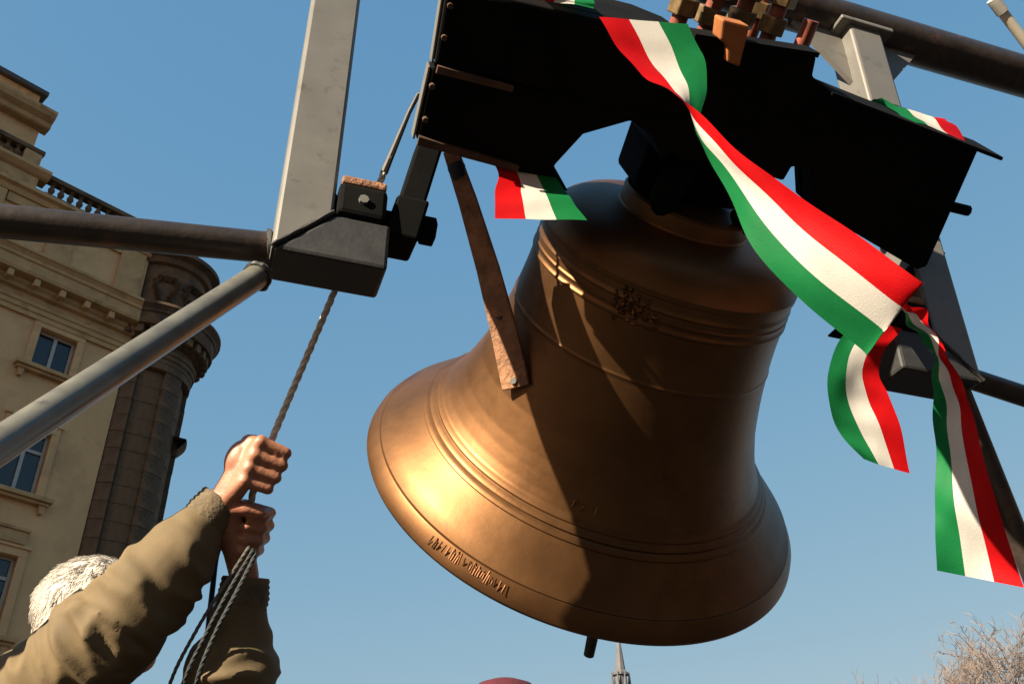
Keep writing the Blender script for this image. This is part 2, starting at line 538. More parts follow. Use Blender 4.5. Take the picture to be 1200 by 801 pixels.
    # cartouche on the turret attic
    for (an, zz, r1) in ((-70, 21.9, 0.42), (-112, 21.9, 0.42), (-30, 21.9, 0.42)):
        m = MB()
        for q in range(14):
            t = q / 14 * 2 * math.pi
            lobe = r1 * (1 + 0.2 * math.sin(3 * t))
            px, pz = lobe * math.cos(t) * 0.8, lobe * math.sin(t) * 1.3
            a = R(an) + px / TR
            rr = TR + 0.07
            m.tube([(TC[0] + rr * math.cos(a), TC[1] + rr * math.sin(a), zz + pz - 0.1), (TC[0] + (rr + .12) * math.cos(a), TC[1] + (rr + .12) * math.sin(a), zz + pz),
                    (TC[0] + rr * math.cos(a), TC[1] + rr * math.sin(a), zz + pz + 0.1)], [0.06, 0.13, 0.05], 7)
        m.build('cartouche', M['stone'], root, smooth=True, angle=60)
    # balustrade in front of the open sky
    BX0, BX1 = -2.15, 2.15
    MB().box(BX0, BX1, -0.12, 0.2, 23.56, 23.68).build('balustrade_base', M['stone'], root, bevel=0.015)
    MB().box(BX0, BX1 + 0.6, -0.16, 0.24, 24.24, 24.42).build('balustrade_rail', M['stone'], root, bevel=0.02)
    pr = [(0.07, 0), (0.1, 0.02), (0.1, 0.06), (0.05, 0.1), (0.11, 0.2), (0.12, 0.27), (0.06, 0.42), (0.05, 0.48), (0.1, 0.5), (0.1, 0.56)]
    bl = None
    x = BX0 + 0.22
    while x < BX1 - 0.1:
        if bl is None:
            bl = MB().lathe(pr, 10).build('baluster', M['stone'], root, smooth=True)
            bl.location = (x, 0.04, 23.68)
        else:
            share(bl, root, (x, 0.04, 23.68))
        x += 0.34
    for xp in (BX1 + 0.0,):
        MB().box(xp, xp + 0.6, -0.16, 0.22, 23.56, 24.24).build('pedestal', M['stone'], root, bevel=0.02)
    # taller attic block further along the front
    def stage(name, x1, y0, z0, z1, m, bev=0.02):
        return MB().box(XL, x1, y0, 8.0, z0, z1).build(name, m, root, bevel=bev)
    stage('upper_attic', -2.45, -0.05, 23.55, 24.1, M['trim'])
    run([(0.05, 24.1), (0.15, 24.15), (0.3, 24.3), (0.3, 24.42), (0.0, 24.44)], XL, -2.15).build('upper_attic_string', M['trim'], root)
    stage('upper_attic', -2.62, 0.0, 24.42, 24.62, M['stone'])
    stage('upper_attic_wall', -2.85, 0.3, 24.5, 26.5, M['plaster'])
    MB().box(XL, -2.5, -0.05, 0.3, 25.12, 25.3).build('upper_rail', M['stone'], root, bevel=0.02)
    MB().box(-3.15, -2.56, -0.02, 0.27, 24.6, 25.12).build('pedestal', M['trim'], root, bevel=0.02)
    x = -3.35
    while x > -7.5:
        share(bl, root, (x, 0.12, 24.6)).scale = (1, 1, 0.93)
        x -= 0.34
    run([(0.0, 26.3), (0.06, 26.34), (0.1, 26.5), (0.32, 26.62), (0.4, 26.78), (0.4, 26.9), (0.0, 26.95)], XL, -2.62).build('upper_cornice', M['trim'], root)
    stage('roof_parapet', -3.2, 0.25, 26.9, 27.75, M['trim'])
    MB().box(XL, -3.0, 0.05, 8.2, 27.75, 27.95).build('roof', M['roof'], root, bevel=0.02)
    return root


facade()

# ------------------------------------------------------------------ unseen houses added to fill the bell's reflections and cut the sky glow
def reflection_house(label, az, dist, width, floors, wall_m, roof_m):
    a = R(az)
    p = Vector((math.sin(a) * dist, math.cos(a) * dist, 0))
    fwd = Vector((-math.sin(a), -math.cos(a), 0))
    root = thing('reflection_house', label, 'building', frame_matrix(p, Vector((-fwd.y, fwd.x, 0)), -fwd, Vector((0, 0, 1))), 'unseen houses added round the square')
    H = floors * 3.6 + 1.2
    w = width / 2
    MB().box(-w, w, 0, 12, 0, H).build('wall', wall_m, root)
    MB().prism([(-w - .4, H + .45), (w + .4, H + .45), (w - 2.5, H + 3.2), (-w + 2.5, H + 3.2)], 0.2, 11.8).build('roof', roof_m, root)
    MB().box(-w - .5, w + .5, -0.5, 12.5, H, H + .44).build('cornice', M['trim'], root)
    n = int(width / 3)
    first = None
    for f in range(floors):
        for k in range(n):
            x = -w + width * (k + .5) / n
            z = 1.2 + f * 3.6
            if first is None:
                first = MB().box(-0.6, 0.6, -0.05, 0.1, 0, 1.9).build('window', M['glass'], root)
                first.location = (x, 0, z)
            else:
                share(first, root, (x, 0, z))


M['brick_house'] = mat('brown_render', (0.06, 0.030, 0.018), rough=0.9, var=0.2, scale=0.6)
reflection_house('unseen brown house of four storeys added behind the camera for the bell reflections', -173, 36, 30, 4, M['brick_house'], M['roof'])
reflection_house('unseen ochre house of four storeys added on the sunny side to cut the sky glow', -84, 44, 34, 4, M['plaster'], M['roof'])
reflection_house('unseen wide brown house of five storeys added at the back for the bell reflections', 142, 40, 36, 5, M['brick_house'], M['roof'])
reflection_house('unseen red brown house of five storeys facing the sun, added for the bell reflections', 98, 36, 34, 5, M['brick_house'], M['roof'])

# ------------------------------------------------------------------ far church spire
def spire():
    d = 190.0
    ap = P(724, 738, d)
    root = thing('church_spire', 'slim grey church spire far off beneath the lip of the bell', 'spire', Matrix.Translation((ap.x, ap.y, 0)))
    H = ap.z
    MB().lathe([(1.72, H - 16.5), (1.1, H - 8.2), (0.5, H - 3.3), (0.14, H)], 8).build('spire_roof', M['spire'], root)
    MB().lathe([(0.05, H - 0.2), (0.05, H + 1.1)], 6).build('finial', M['spire'], root)
    MB().lathe([(0.02, H - 8.5), (1.55, H - 8.5), (1.6, H - 8.1), (1.15, H - 7.6)], 8).build('gallery', M['spire'], root)
    for k in range(8):
        a = k * math.pi / 4 + math.pi / 8
        m = MB().lathe([(0.22, H - 13.0), (0.22, H - 10.6), (0.3, H - 10.5), (0.02, H - 7.6)], 6, centre=(1.75 * math.cos(a), 1.75 * math.sin(a)))
        m.build('pinnacle', M['spire'], root)
    MB().box(-2.6, 2.6, -2.6, 2.6, 0, H - 16.5).build('tower', M['spire'], root)
    for sx in (-1, 1):
        MB().box(sx * 1.1 - 0.5, sx * 1.1 + 0.5, -2.66, -2.4, H - 22, H - 18).build('belfry_opening', M['roof'], root)


spire()

# ------------------------------------------------------------------ bare tree
def bare_tree():
    rng = random.Random(11)
    base = P(1190, 801, 46.0)
    root = thing('bare_tree', 'leafless spring tree with fine reddish twigs against the sky', 'tree', Matrix.Translation((base.x, base.y, 0)))
    top = P(1200, 690, 46.0).z
    trunk, twigs = MB(), MB()

    def grow(p, d, ln, r, lev):
        pts = [p]
        q = p.copy()
        dd = d.copy()
        n = 4
        for i in range(n):
            dd = (dd + Vector((rng.gauss(0, .13), rng.gauss(0, .13), rng.gauss(0.04, .1)))).normalized()
            q = q + dd * (ln / n)
            pts.append(q.copy())
        rs = [r * (1 - 0.45 * i / n) for i in range(n + 1)]
        (trunk if lev < 4 else twigs).tube(pts, rs, 6 if lev < 3 else (4 if lev < 5 else 3), cap=False)
        if lev >= 7: return
        kids = {0: 5, 1: 5, 2: 4, 3: 4, 4: 3, 5: 3, 6: 1}[lev]
        for k in range(kids):
            i = rng.randint(2, n) if lev else rng.randint(3, n)
            ax = Vector((rng.gauss(0, 1), rng.gauss(0, 1), rng.gauss(0, 1))).normalized()
            nd = (Quaternion(dd.cross(ax).normalized(), R(rng.uniform(22, 58))) @ dd).normalized()
            nd = (nd + Vector((0, 0, 0.12))).normalized()
            grow(pts[i], nd, ln * rng.uniform(0.6, 0.78), max(0.014, rs[i] * rng.uniform(0.5, 0.68)), lev + 1)
    grow(Vector((0, 0, 0)), Vector((0, 0, 1)), top * 0.33, 0.3, 0)
    zmax = max(v[2] for v in twigs.v)
    k = top / zmax
    for m in (trunk, twigs):
        m.v = [(x * k, y * k, z * k) for x, y, z in m.v]
    trunk.build('trunk', M['bark'], root, smooth=True, recalc=False)
    twigs.build('crown', M['twig'], root, recalc=False)


bare_tree()

# ------------------------------------------------------------------ steel frame carrying the bell
ZB = 0.898 + CZ          # underside of the bearing stubs
ZT = 0.983 + CZ
ZBEAM = 1.895 + CZ
frame = thing('bell_stand', 'grey steel bell frame of square posts and round pipes', 'frame', FRAME_M)
FI = FRAME_M.inverted()


def F(p):
    return FI @ Vector(p)


W = 0.085
SP = 1.285
MB().prism([(0, ZB), (W, ZT), (W, ZBEAM - 0.04), (0, ZBEAM - 0.04)], 0, W).build('post', M['galv'], frame, bevel=0.006)
MB().prism([(SP, ZB), (SP - W, ZT), (SP - W, ZBEAM - 0.04), (SP, ZBEAM - 0.04)], 0, W).build('post', M['galv'], frame, bevel=0.006)
MB().prism([(0.002, ZB - 0.002), (W + 0.002, ZT - 0.002), (0.175, ZT - 0.002), (0.175, ZB - 0.002)], -0.001, W + 0.001).build('bearing_stub', M['stub'], frame, bevel=0.006)
MB().prism([(SP - 0.002, ZB - 0.002), (SP - W - 0.002, ZT - 0.002), (SP - 0.175, ZT - 0.002), (SP - 0.175, ZB - 0.002)], -0.001, W + 0.001).build('bearing_stub', M['stub'], frame, bevel=0.006)
for (x0, x1) in ((0, W), (SP, SP - W)):                       # weld beads on the mitres
    pts = [(x0 + (x1 - x0) * t / 12, -0.001 + random.uniform(-.001, .001), ZB + 0.002 + (ZT - ZB) * t / 12) for t in range(13)]
    MB().tube(pts, [0.0035 + random.uniform(-.0008, .0008) for _ in pts], 6).build('weld', M['stub'], frame, smooth=True)
MB().tube([(-0.75, W / 2, ZBEAM), (2.6, W / 2, ZBEAM)], 0.05, 32).build('top_beam', M['pipe'], frame, smooth=True)
for (xa, xb) in ((SP + 0.001, SP + 0.13), (SP - W - 0.001, SP - W - 0.13), (-0.001, -0.13), (W + 0.001, W + 0.13)):
    MB().prism([(xa, ZBEAM - 0.045), (xb, ZBEAM - 0.045), (xa, ZBEAM - 0.21)], 0.036, 0.048).build('gusset', M['galv'], frame)
for xp in (W / 2, SP - W / 2):                                  # saddle plates under the beam
    MB().box(xp - 0.07, xp + 0.07, -0.012, W + 0.012, ZBEAM - 0.058, ZBEAM - 0.046).build('saddle_plate', M['galv'], frame, bevel=0.003)
# pipes
pA = Vector((-0.372, 1.205, 0.93 + CZ))
pB = P(0, 259, 1.38)
dirA = pB - pA
pE = pA + dirA * 3.2
MB().tube([F(pA), F(pE)], 0.0245, 24).build('side_pipe', M['pipe'], frame, smooth=True)
MB().tube([F(Vector((pE.x, pE.y, 0))), F(pE + Vector((0, 0, 0.03)))], 0.026, 20).build('outer_leg', M['pipe'], frame, smooth=True)
pA = P(306, 321, 1.475)
pB = P(0, 521, 0.97)
t = pA.z / (pA.z - pB.z)
pG = pA + (pB - pA) * t
MB().tube([F(pA), F(pG)], 0.0186, 24).build('diagonal_leg', M['pipe_pale'], frame, smooth=True)
MB().lathe([(0.0, 0.0), (0.07, 0.0), (0.07, 0.012), (0.0, 0.012)], 20, centre=F(pG)[:2]).build('foot_plate', M['pipe'], frame)
r0 = Vector((SP - 0.01, W / 2, 0.935 + CZ))
MB().tube([r0, r0 + Vector((1.1, 0, -0.16))], 0.0205, 24).build('side_pipe', M['pipe'], frame, smooth=True)
rE = r0 + Vector((1.1, 0, -0.16))
MB().tube([(rE.x, rE.y, 0), (rE.x, rE.y, rE.z + 0.03)], 0.026, 20).build('outer_leg', M['pipe'], frame, smooth=True)
r0 = Vector((SP - 0.02, W / 2, ZB + 0.01))
dr = Vector((0.2, 0.12, -0.47))
rG = r0 + dr * (r0.z / 0.47)
MB().tube([r0, rG], 0.0195, 24).build('diagonal_leg', M['pipe'], frame, smooth=True)
MB().lathe([(0.0, 0.0), (0.07, 0.0), (0.07, 0.012), (0.0, 0.012)], 20, centre=(rG.x, rG.y)).build('foot_plate', M['pipe'], frame)
def weld_ring(c, ax, r):
    ax = Vector(ax).normalized()
    u = ax.orthogonal().normalized()
    v = ax.cross(u)
    pts = [Vector(c) + (u * math.cos(k * math.pi / 14) + v * math.sin(k * math.pi / 14)) * (r + random.uniform(-.0008, .0008)) for k in range(29)]
    MB().tube(pts, [0.0045 + random.uniform(-.0012, .0012) for _ in pts], 6).build('weld', M['stub'], frame, smooth=True)


_a = F(Vector((-0.372, 1.205, 0.93 + CZ)))
weld_ring(_a + Vector((-0.004, 0, 0)), F(pE) - _a, 0.025)
_a = F(P(306, 321, 1.475))
weld_ring(_a + (F(pG) - _a).normalized() * 0.012, F(pG) - _a, 0.019)
weld_ring((SP + 0.003, W / 2, 0.933 + CZ), (1.1, 0, -0.16), 0.021)
# bearings on the stubs
PIV_Z = 1.02 + CZ
for (s0, sg) in ((0.088, 1), (SP - 0.088, -1)):
    a, b = sorted((s0, s0 + sg * 0.078))
    be = MB().box(a, b, -0.008, W + 0.008, ZT + 0.0005, ZT + 0.062).build('bearing_block', M['black_paint'], frame, bevel=0.008)
    MB().box(a + 0.003, b - 0.003, -0.006, W + 0.006, ZT + 0.0625, ZT + 0.078).build('bearing_cap', M['rust'], be, bevel=0.004)
    for yy in (-0.002, W + 0.002):
        MB().tube([((a + b) / 2, yy + (-0.012 if yy < 0 else 0.012), ZT + 0.03), ((a + b) / 2, yy, ZT + 0.03)], 0.008, 8).build('bolt', M['galv'], be)
    MB().box(min(a, b) - 0.02, min(a, b) - 0.0005, 0.01, W - 0.01, ZT + 0.001, ZT + 0.05).build('end_plate', M['black_paint'], be, bevel=0.003)

# ------------------------------------------------------------------ bell
bell = thing('bronze_bell', 'large bronze bell with moulded rings swung up in steel frame', 'bell', BELL_M)
H_ = [0, .006, .02, .036, .0365, .039, .0395, .055, .07, .085]
R_ = [.404, .4065, .4025, .390, .3885, .3885, .3875, .371, .3535, .336]
base_h = [.085, .10, .12, .14, .16, .18, .20, .225, .25, .28, .31, .34, .37, .40, .43, .46, .48]
base_r = [.336, .3195, .301, .288, .2775, .2685, .261, .252, .2455, .2385, .2325, .2275, .2235, .2205, .2185, .217, .2155]


def outer(h):
    return float(np.interp(h, H_ + base_h[1:], R_ + base_r[1:]))


prof = list(zip(R_, H_))
n = 150
for i in range(1, n + 1):
    h = .085 + (.48 - .085) * i / n
    r = outer(h)
    for (hc, wd, am) in ((.1005, .0042, .0042), (.1105, .0042, .0048), (.1205, .0042, .0042), (.434, .004, .003), (.448, .003, .0022), (.345, .0025, .0015), (.462, .003, .002)):
        x = abs(h - hc) / wd
        if x < 1: r += am * math.sqrt(1 - x * x)
    prof.append((r, h))
prof += [(.2185, .482), (.2185, .49), (.214, .497), (.207, .508), (.196, .52), (.178, .532), (.150, .541), (.11, .546), (.108, .549), (.108, .572), (.104, .576), (0.0005, .577)]
inner = [(.404, 0), (.396, -.003), (.372, .004), (.345, .03), (.318, .075), (.285, .12), (.255, .18), (.232, .26), (.212, .36), (.2, .45), (.18, .5), (.12, .525), (.0005, .53)]
body = MB().lathe(prof, 160)
body.lathe(inner[::-1], 160)
body.build('bell_body', M['bronze'], bell, smooth=True, angle=32)
# crown loops under the yoke
for k in range(4):
    a = k * math.pi / 2 + math.pi / 4
    q = [(0.09 * math.cos(a), 0.09 * math.sin(a), .575), (0.105 * math.cos(a), 0.105 * math.sin(a), .60), (0.07 * math.cos(a), 0.07 * math.sin(a), .64), (0.02 * math.cos(a), 0.02 * math.sin(a), .66)]
    MB().tube([tuple(p) for p in catmull(q, 10)], 0.022, 12).build('crown_loop', M['black_paint'], bell, smooth=True)


def on_bell(h, ang, off=0.0):
    r = outer(h) + off
    return Vector((r * math.cos(ang), r * math.sin(ang), h))


# raised inscription strokes, figures and ornament
def stroke(m, h0, a0, h1, a1, w=0.0022, proud=0.0022):
    pts = [on_bell(h0 + (h1 - h0) * t / 3, a0 + (a1 - a0) * t / 3, proud * 0.3) for t in range(4)]
    m.tube(pts, w, 5)


rng = random.Random(5)
ins = MB()
for (x, y, ht) in [(505 + 5.0 * k, 632 + 3.15 * k + 0.012 * k * k, 1.0) for k in range(19)]:
    o_ = BELL_I @ Vector((0, 0, CZ))
    d_ = (BELL_I.to_3x3() @ (P(x, y, 1.0) - Vector((0, 0, CZ)))).normalized()
    t_ = 1.0
    while t_ < 2.4:                       # find the spot on the bell's flank
        q = o_ + d_ * t_
        if 0 < q.z < .48 and math.hypot(q.x, q.y) < outer(q.z): break
        t_ += 0.001
    a_, h_ = math.atan2(q.y, q.x), q.z
    up_ = rng.uniform(0.004, 0.008)
    stroke(ins, h_ - up_, a_, h_ + up_, a_ + R(rng.uniform(-.5, .2)), 0.0012, 0.001)
    k_ = rng.choice((0, 1, 2, 3))
    if k_ in (0, 1): stroke(ins, h_ + up_ * (0.9 if k_ else -0.9), a_, h_ + up_ * 0.1, a_ + R(0.55), 0.0014)
    if k_ in (1, 2): stroke(ins, h_ - up_, a_ + R(0.6), h_ + up_ * 0.5, a_ + R(0.55), 0.0014)
ins.build('inscription', M['bronze_dark'], bell, smooth=True)
fig = MB()
for (h0, a0, h1, a1) in ((.137, -114.4, .147, -114.0), (.147, -114.0, .147, -113.0), (.147, -113.0, .142, -112.9), (.142, -112.9, .142, -114.0),
                         (.147, -111.8, .147, -110.8), (.147, -110.8, .142, -110.7), (.142, -110.7, .137, -111.9), (.137, -111.9, .137, -110.6), (.137, -107.0, .147, -106.8)):
    stroke(fig, h0, R(a0), h1, R(a1), 0.0016, 0.003)
fig.build('raised_figures', M['bronze'], bell, smooth=True)
orn = MB()
for k in range(46):
    u, v = rng.gauss(0, 1), rng.gauss(0, 1)
    aa = R(-120 + 4.5 * u)
    hh = 0.452 + 0.010 * v - 0.0009 * (4.5 * u)
    th = rng.uniform(0, math.pi)
    l = rng.uniform(0.003, 0.008)
    p0 = on_bell(hh - l * math.sin(th), aa - l * math.cos(th) / 0.22, 0.0)
    p1 = on_bell(hh, aa, 0.003)
    p2 = on_bell(hh + l * math.sin(th), aa + l * math.cos(th) / 0.22, 0.0)
    orn.tube([p0, p1, p2], [0.001, 0.0032, 0.001], 6)
orn.build('leaf_ornament', M['bronze'], bell, smooth=True)
# clapper
cl = MB().lathe([(0.002, .52), (.014, .52), (.014, .10), (.03, .07), (.05, .02), (.05, -.01), (.034, -.045), (.016, -.06), (.016, -.10), (.002, -.102)], 20)
clapper = cl.build('clapper', M['iron'], bell, smooth=True)
q = BELL_I @ P(690, 767, 1.84 * KB)
dv = (q - Vector((0, 0, .52))).normalized()
MB().tube([Vector((0, 0, .50)), q - dv * 0.14, q - dv * 0.06, q - dv * 0.058, q], [.014, .02, .02, .011, .010], 12).build('clapper_rod', M['iron'], bell, smooth=True)

# ------------------------------------------------------------------ yoke (headstock), bolts, arms, strap
yoke = thing('bell_yoke', 'heavy black steel yoke beam with bolts above the bell', 'yoke', BELL_M)
C0, C1 = -0.115, 0.12


def Y(*pts):
    return [bp(x, y, C0) for x, y in pts]


CM = C0 + 0.04


def plate(name, pts, dc, inset, back=None):
    """a front plate with the deeper beam behind it set in from the sunny end"""
    pl = Y(*pts)
    MB().prism(pl, C0 + dc, CM).build(name, M['black_paint'], yoke, bevel=0.004)
    MB().prism([(max(a_, -0.475 + inset), b_) for a_, b_ in pl], CM + 0.0005, (C1 if back is None else back) + dc).build('beam', M['black_paint'], yoke, bevel=0.004)


plate('lower_plate', ((487, 163), (506, 78), (600, 100), (840, 130), (836, 190), (800, 190), (789, 178), (776, 186), (764, 160), (740, 142), (684, 158), (649, 196), (667, 226)), 0.0, 0.05)
plate('upper_plate', ((509, 74), (522, -8), (600, -1), (700, 22), (790, 44), (830, 60), (900, 110), (880, 150), (700, 120), (600, 96)), -0.004, 0.05)
plate('side_plate', ((800, 47), (816, 44), (957, 66), (952, 90), (972, 104), (1147, 174), (1086, 312), (1075, 316), (952, 244), (950, 199), (928, 195), (918, 212), (880, 200), (830, 180), (815, 120)), -0.002, 0.0, CM + 0.03)
tl = bp(968, 103, C0)
tr = bp(1167, 179, C0)
MB().prism([tl, tr, (tr[0], tr[1] - 0.006), (tl[0], tl[1] - 0.006)], C0 - 0.022, CM + 0.02).build('top_flange', M['black_paint'], yoke, bevel=0.002)
l0 = bp(509, 74, C0)
MB().prism([(l0[0] + 0.004, l0[1]), (l0[0] + 0.11, l0[1] - 0.002), (l0[0] + 0.11, l0[1] - 0.010), (l0[0] + 0.004, l0[1] - 0.010)], C0 - 0.012, C0 - 0.0045).build('lip_edge', M['rust_and_reflection'], yoke)  # brown colour stands in for the orange reflection along this lip
l0 = bp(487, 162, C0)
MB().prism([(l0[0] + 0.003, l0[1] + 0.006), (l0[0] + 0.15, l0[1] - 0.004), (l0[0] + 0.15, l0[1] - 0.012), (l0[0] + 0.003, l0[1] - 0.006)], C0 - 0.010, C0 - 0.0005).build('lip_edge', M['rust_and_reflection'], yoke)  # lower lip, its reflection painted in the same brown
# pale edge plate on the sunny end
for (q0, q1) in (((486.5, 164), (505.5, 79)), ((508.5, 75), (521.5, -8))):
    e0, e1 = bp(*q0, C0), bp(*q1, C0)
    MB().prism([(e0[0] - 0.004, e0[1]), (e0[0] - 0.0005, e0[1]), (e1[0] - 0.0005, e1[1]), (e1[0] - 0.004, e1[1])], C0 + 0.002, CM - 0.012).build('end_plate', M['galv'], yoke, bevel=0.001)
for (x, y) in ((520, 43), (506, 100), (498, 139), (527, 6)):
    s_, h_ = bp(x, y, C0)
    MB().tube([(s_, C0 - 0.01, h_), (s_, C0 - 0.001, h_)], 0.004, 8).build('rivet', M['rust_and_reflection'], yoke)
# bolts above the middle, with nuts
BT = [(801, 8, 0.055), (832, 20, 0.075), (868, 22, 0.09), (905, 30, 0.10), (890, 12, 0.10), (942, 46, 0.03)]
for i, (x, y, hh) in enumerate(BT):
    cc = (0.0, 0.02, 0.03, 0.02, 0.09, 0.06)[i]
    s_, h_ = bp(x, y, cc)
    hb = h_ - 0.05
    bo = MB().tube([(s_, cc, hb - 0.03), (s_, cc, h_ + hh)], 0.0125, 12).build('bolt', M['red_oxide'], yoke, smooth=True)
    for k, dz in enumerate((-0.012, 0.03) if i < 5 else ()):
        a0 = rng.uniform(0, 1)
        nn = MB().lathe([(0.001, h_ + dz), (.0225, h_ + dz), (.0225, h_ + dz + 0.026), (.001, h_ + dz + 0.026)], 6, a0, a0 + 2 * math.pi, (s_, cc)).build('nut', M['brass'], bo, bevel=0.002)
s_, h_ = bp(872, 40, C0 - 0.012)
MB().prism([bp(846, 22, C0 - .012), bp(878, 30, C0 - .012), bp(866, 78, C0 - .012), bp(851, 72, C0 - .012), bp(852, 54, C0 - .012), bp(843, 46, C0 - .012)], C0 - 0.016, C0 + 0.02).build('clamp_block', M['orange_block'], yoke, bevel=0.003)
m0, m1 = bp(812, 46, C0), bp(957, 68, C0)
MB().prism([(m0[0], m0[1] + 0.001), (m1[0], m1[1] + 0.001), (m1[0], m1[1] + 0.008), (m0[0], m0[1] + 0.008)], C0 - 0.004, CM).build('bearing_strip', M['black_paint'], yoke)
# suspension bolts down to the crown
for (x, y) in ((783, 172), (826, 200)):
    s_, h_ = bp(x, y, 0.02)
    MB().tube([(s_, 0.02, h_ - 0.035), (s_, 0.02, h_ + 0.05)], 0.017, 6).build('bolt', M['black_paint'], yoke, bevel=0.002)
for s_ in (-0.06, 0.06, 0.0):
    MB().tube([(s_, 0.05, 0.575), (s_, 0.05, 0.68)], 0.016, 12).build('hanger_bolt', M['black_paint'], yoke, smooth=True)
MB().box(-0.105, 0.075, -0.025, 0.10, 0.579, 0.69).build('crown_clamp', M['black_paint'], yoke, bevel=0.01)
# arms down to the gudgeons
BI3 = BELL_I.to_3x3()


def oblique(name, p0, p1, wv, tv, m, w0, w1, t0, t1):
    """a bar between two world points, section w x t (world vectors), kept in the yoke's own axes"""
    vs = []
    for p, w_, t_ in ((p0, w0, t0), (p1, w1, t1)):
        for (a_, b_) in ((-1, -1), (1, -1), (1, 1), (-1, 1)):
            vs.append(BELL_I @ (p + wv * (a_ * w_ / 2) + tv * (b_ * t_ / 2)))
    MB().add(vs, [(3, 2, 1, 0), (4, 5, 6, 7), (0, 1, 5, 4), (1, 2, 6, 5), (2, 3, 7, 6), (3, 0, 4, 7)]).build(name, m, yoke, bevel=0.004)


for (sx, tp_) in ((0.203, P(503, 172, 1.70)), (SP - 0.203, P(1090, 300, 1.98))):
    bt = FRAME_M @ Vector((sx, W / 2, PIV_Z))
    sg = -1 if sx < 0.5 else 1
    tv = (tp_ - bt).normalized().cross(AX).normalized()
    oblique('arm', tp_, bt - (tp_ - bt).normalized() * 0.03, AX, tv, M['black_paint'], 0.044, 0.044, 0.05, 0.05)
    oblique('gudgeon_plate', bt + (tp_ - bt).normalized() * 0.035 - AX * 0.012 * 0, bt - (tp_ - bt).normalized() * 0.045, AX, tv, M['black_paint'], 0.054, 0.054, 0.075, 0.075)
    MB().tube([BELL_I @ (bt - AX * sg * 0.05), BELL_I @ (bt + AX * sg * 0.11)], 0.017, 16).build('gudgeon', M['black_paint'], yoke, smooth=True)
    MB().tube([BELL_I @ (bt - AX * sg * 0.052), BELL_I @ (bt - AX * sg * 0.028)], 0.021, 6).build('gudgeon_nut', M['black_paint'], yoke, bevel=0.002)
s_, h_ = bp(1118, 243, C0 + 0.05)
MB().tube([(s_ - 0.02, C0 + 0.05, h_), (s_ + 0.028, C0 + 0.05, h_)], 0.009, 8).build('end_bolt', M['black_paint'], yoke)
# rusty strap running down from the yoke onto the bell's flank
def strap():
    ctr = [(BELL_I @ P(q[0], q[1], q[2] * KB)) for q in ((528, 176, 1.56), (548, 235, 1.565), (572, 315, 1.575), (590, 385, 1.575), (599, 425, 1.57), (605, 454, 1.565))]
    wid = [0.026, 0.032, 0.040, 0.046, 0.048, 0.048]
    m = MB()
    nrm_w = (Vector((-0.48, -0.86, -0.10))).normalized()      # the strap's flat side looks left towards the camera
    nl = (BELL_I.to_3x3() @ nrm_w).normalized()
    vs, fs = [], []
    th = 0.007
    for i, c_ in enumerate(ctr):
        t_ = (ctr[min(i + 1, 5)] - ctr[max(i - 1, 0)]).normalized()
        nn = (nl - t_ * nl.dot(t_)).normalized()
        wv = t_.cross(nn)
        for (sw, sn) in ((-1, 1), (1, 1), (1, -1), (-1, -1)):
            vs.append(c_ + wv * (sw * wid[i] / 2) + nn * (sn * th / 2))
    for i in range(5):
        for k in range(4):
            fs.append((i * 4 + k, i * 4 + (k + 1) % 4, (i + 1) * 4 + (k + 1) % 4, (i + 1) * 4 + k))
    fs += [(0, 1, 2, 3), (23, 22, 21, 20)]
    st = m.add(vs, fs).build('strap', M['rust'], yoke, bevel=0.0015)
    for (i, j, f_) in ((4, 5, 0.75), (3, 4, -0.35)):
        c_ = ctr[i].lerp(ctr[j], f_)
        MB().tube([c_ + nl * 0.002, c_ + nl * 0.0055], 0.0065, 10).build('bolt_hole', M['iron'], st)
    # rag tied round the strap's upper end
    c0 = ctr[0].lerp(ctr[1], 0.25)
    c1 = ctr[0].lerp(ctr[1], 0.55)
    rg = MB().tube([c0, c0.lerp(c1, .3), c0.lerp(c1, .7), c1], [0.013, 0.015, 0.014, 0.011], 10)
    rg.build('tied_rag', M['rag'], yoke, smooth=True)


strap()

# ------------------------------------------------------------------ flag ribbons
def ribbon(name, label, left, right, order=('red', 'white', 'green'), n=70, m=15, wave=0.004, seed=1, group=None):
    """left / right: lists of world points down the two edges"""
    A = catmull(left, n)
    B = catmull(right, n)
    org = Vector(A[0])
    root = thing(name, label, 'ribbon', Matrix.Translation(org), group)
    G = []
    for i in range(n + 1):
        a, b = Vector(A[i]), Vector(B[i])
        t_ = Vector(A[min(i + 1, n)]) - Vector(A[max(i - 1, 0)])
        nn = t_.cross(b - a)
        if nn.length > 1e-9: nn.normalize()
        row = []
        for k in range(m + 1):
            f = k / m
            p = a.lerp(b, f)
            w = wave * (math.sin(i * 0.21 + f * 3.5 + seed) + 0.6 * math.sin(i * 0.47 - f * 5 + seed * 2)) * min(1, i / 8)
            w += 0.9 * wave * noise.noise(Vector((f * 3, i * 0.12, seed * 3.1))) 
            row.append(p + nn * w - org)
        G.append(row)
    per = m // 3
    for q, cname in enumerate(order):
        vs, fs = [], []
        for i in range(n + 1):
            for k in range(per + 1):
                vs.append(G[i][q * per + k])
        for i in range(n):
            for k in range(per):
                b0 = i * (per + 1) + k
                fs.append((b0, b0 + 1, b0 + per + 2, b0 + per + 1))
        MB().add(vs, fs).build(cname + '_stripe', M[cname], root, smooth=True, recalc=False, angle=180)
    return root


RG = 'red white and green ribbons tied to the bell yoke'
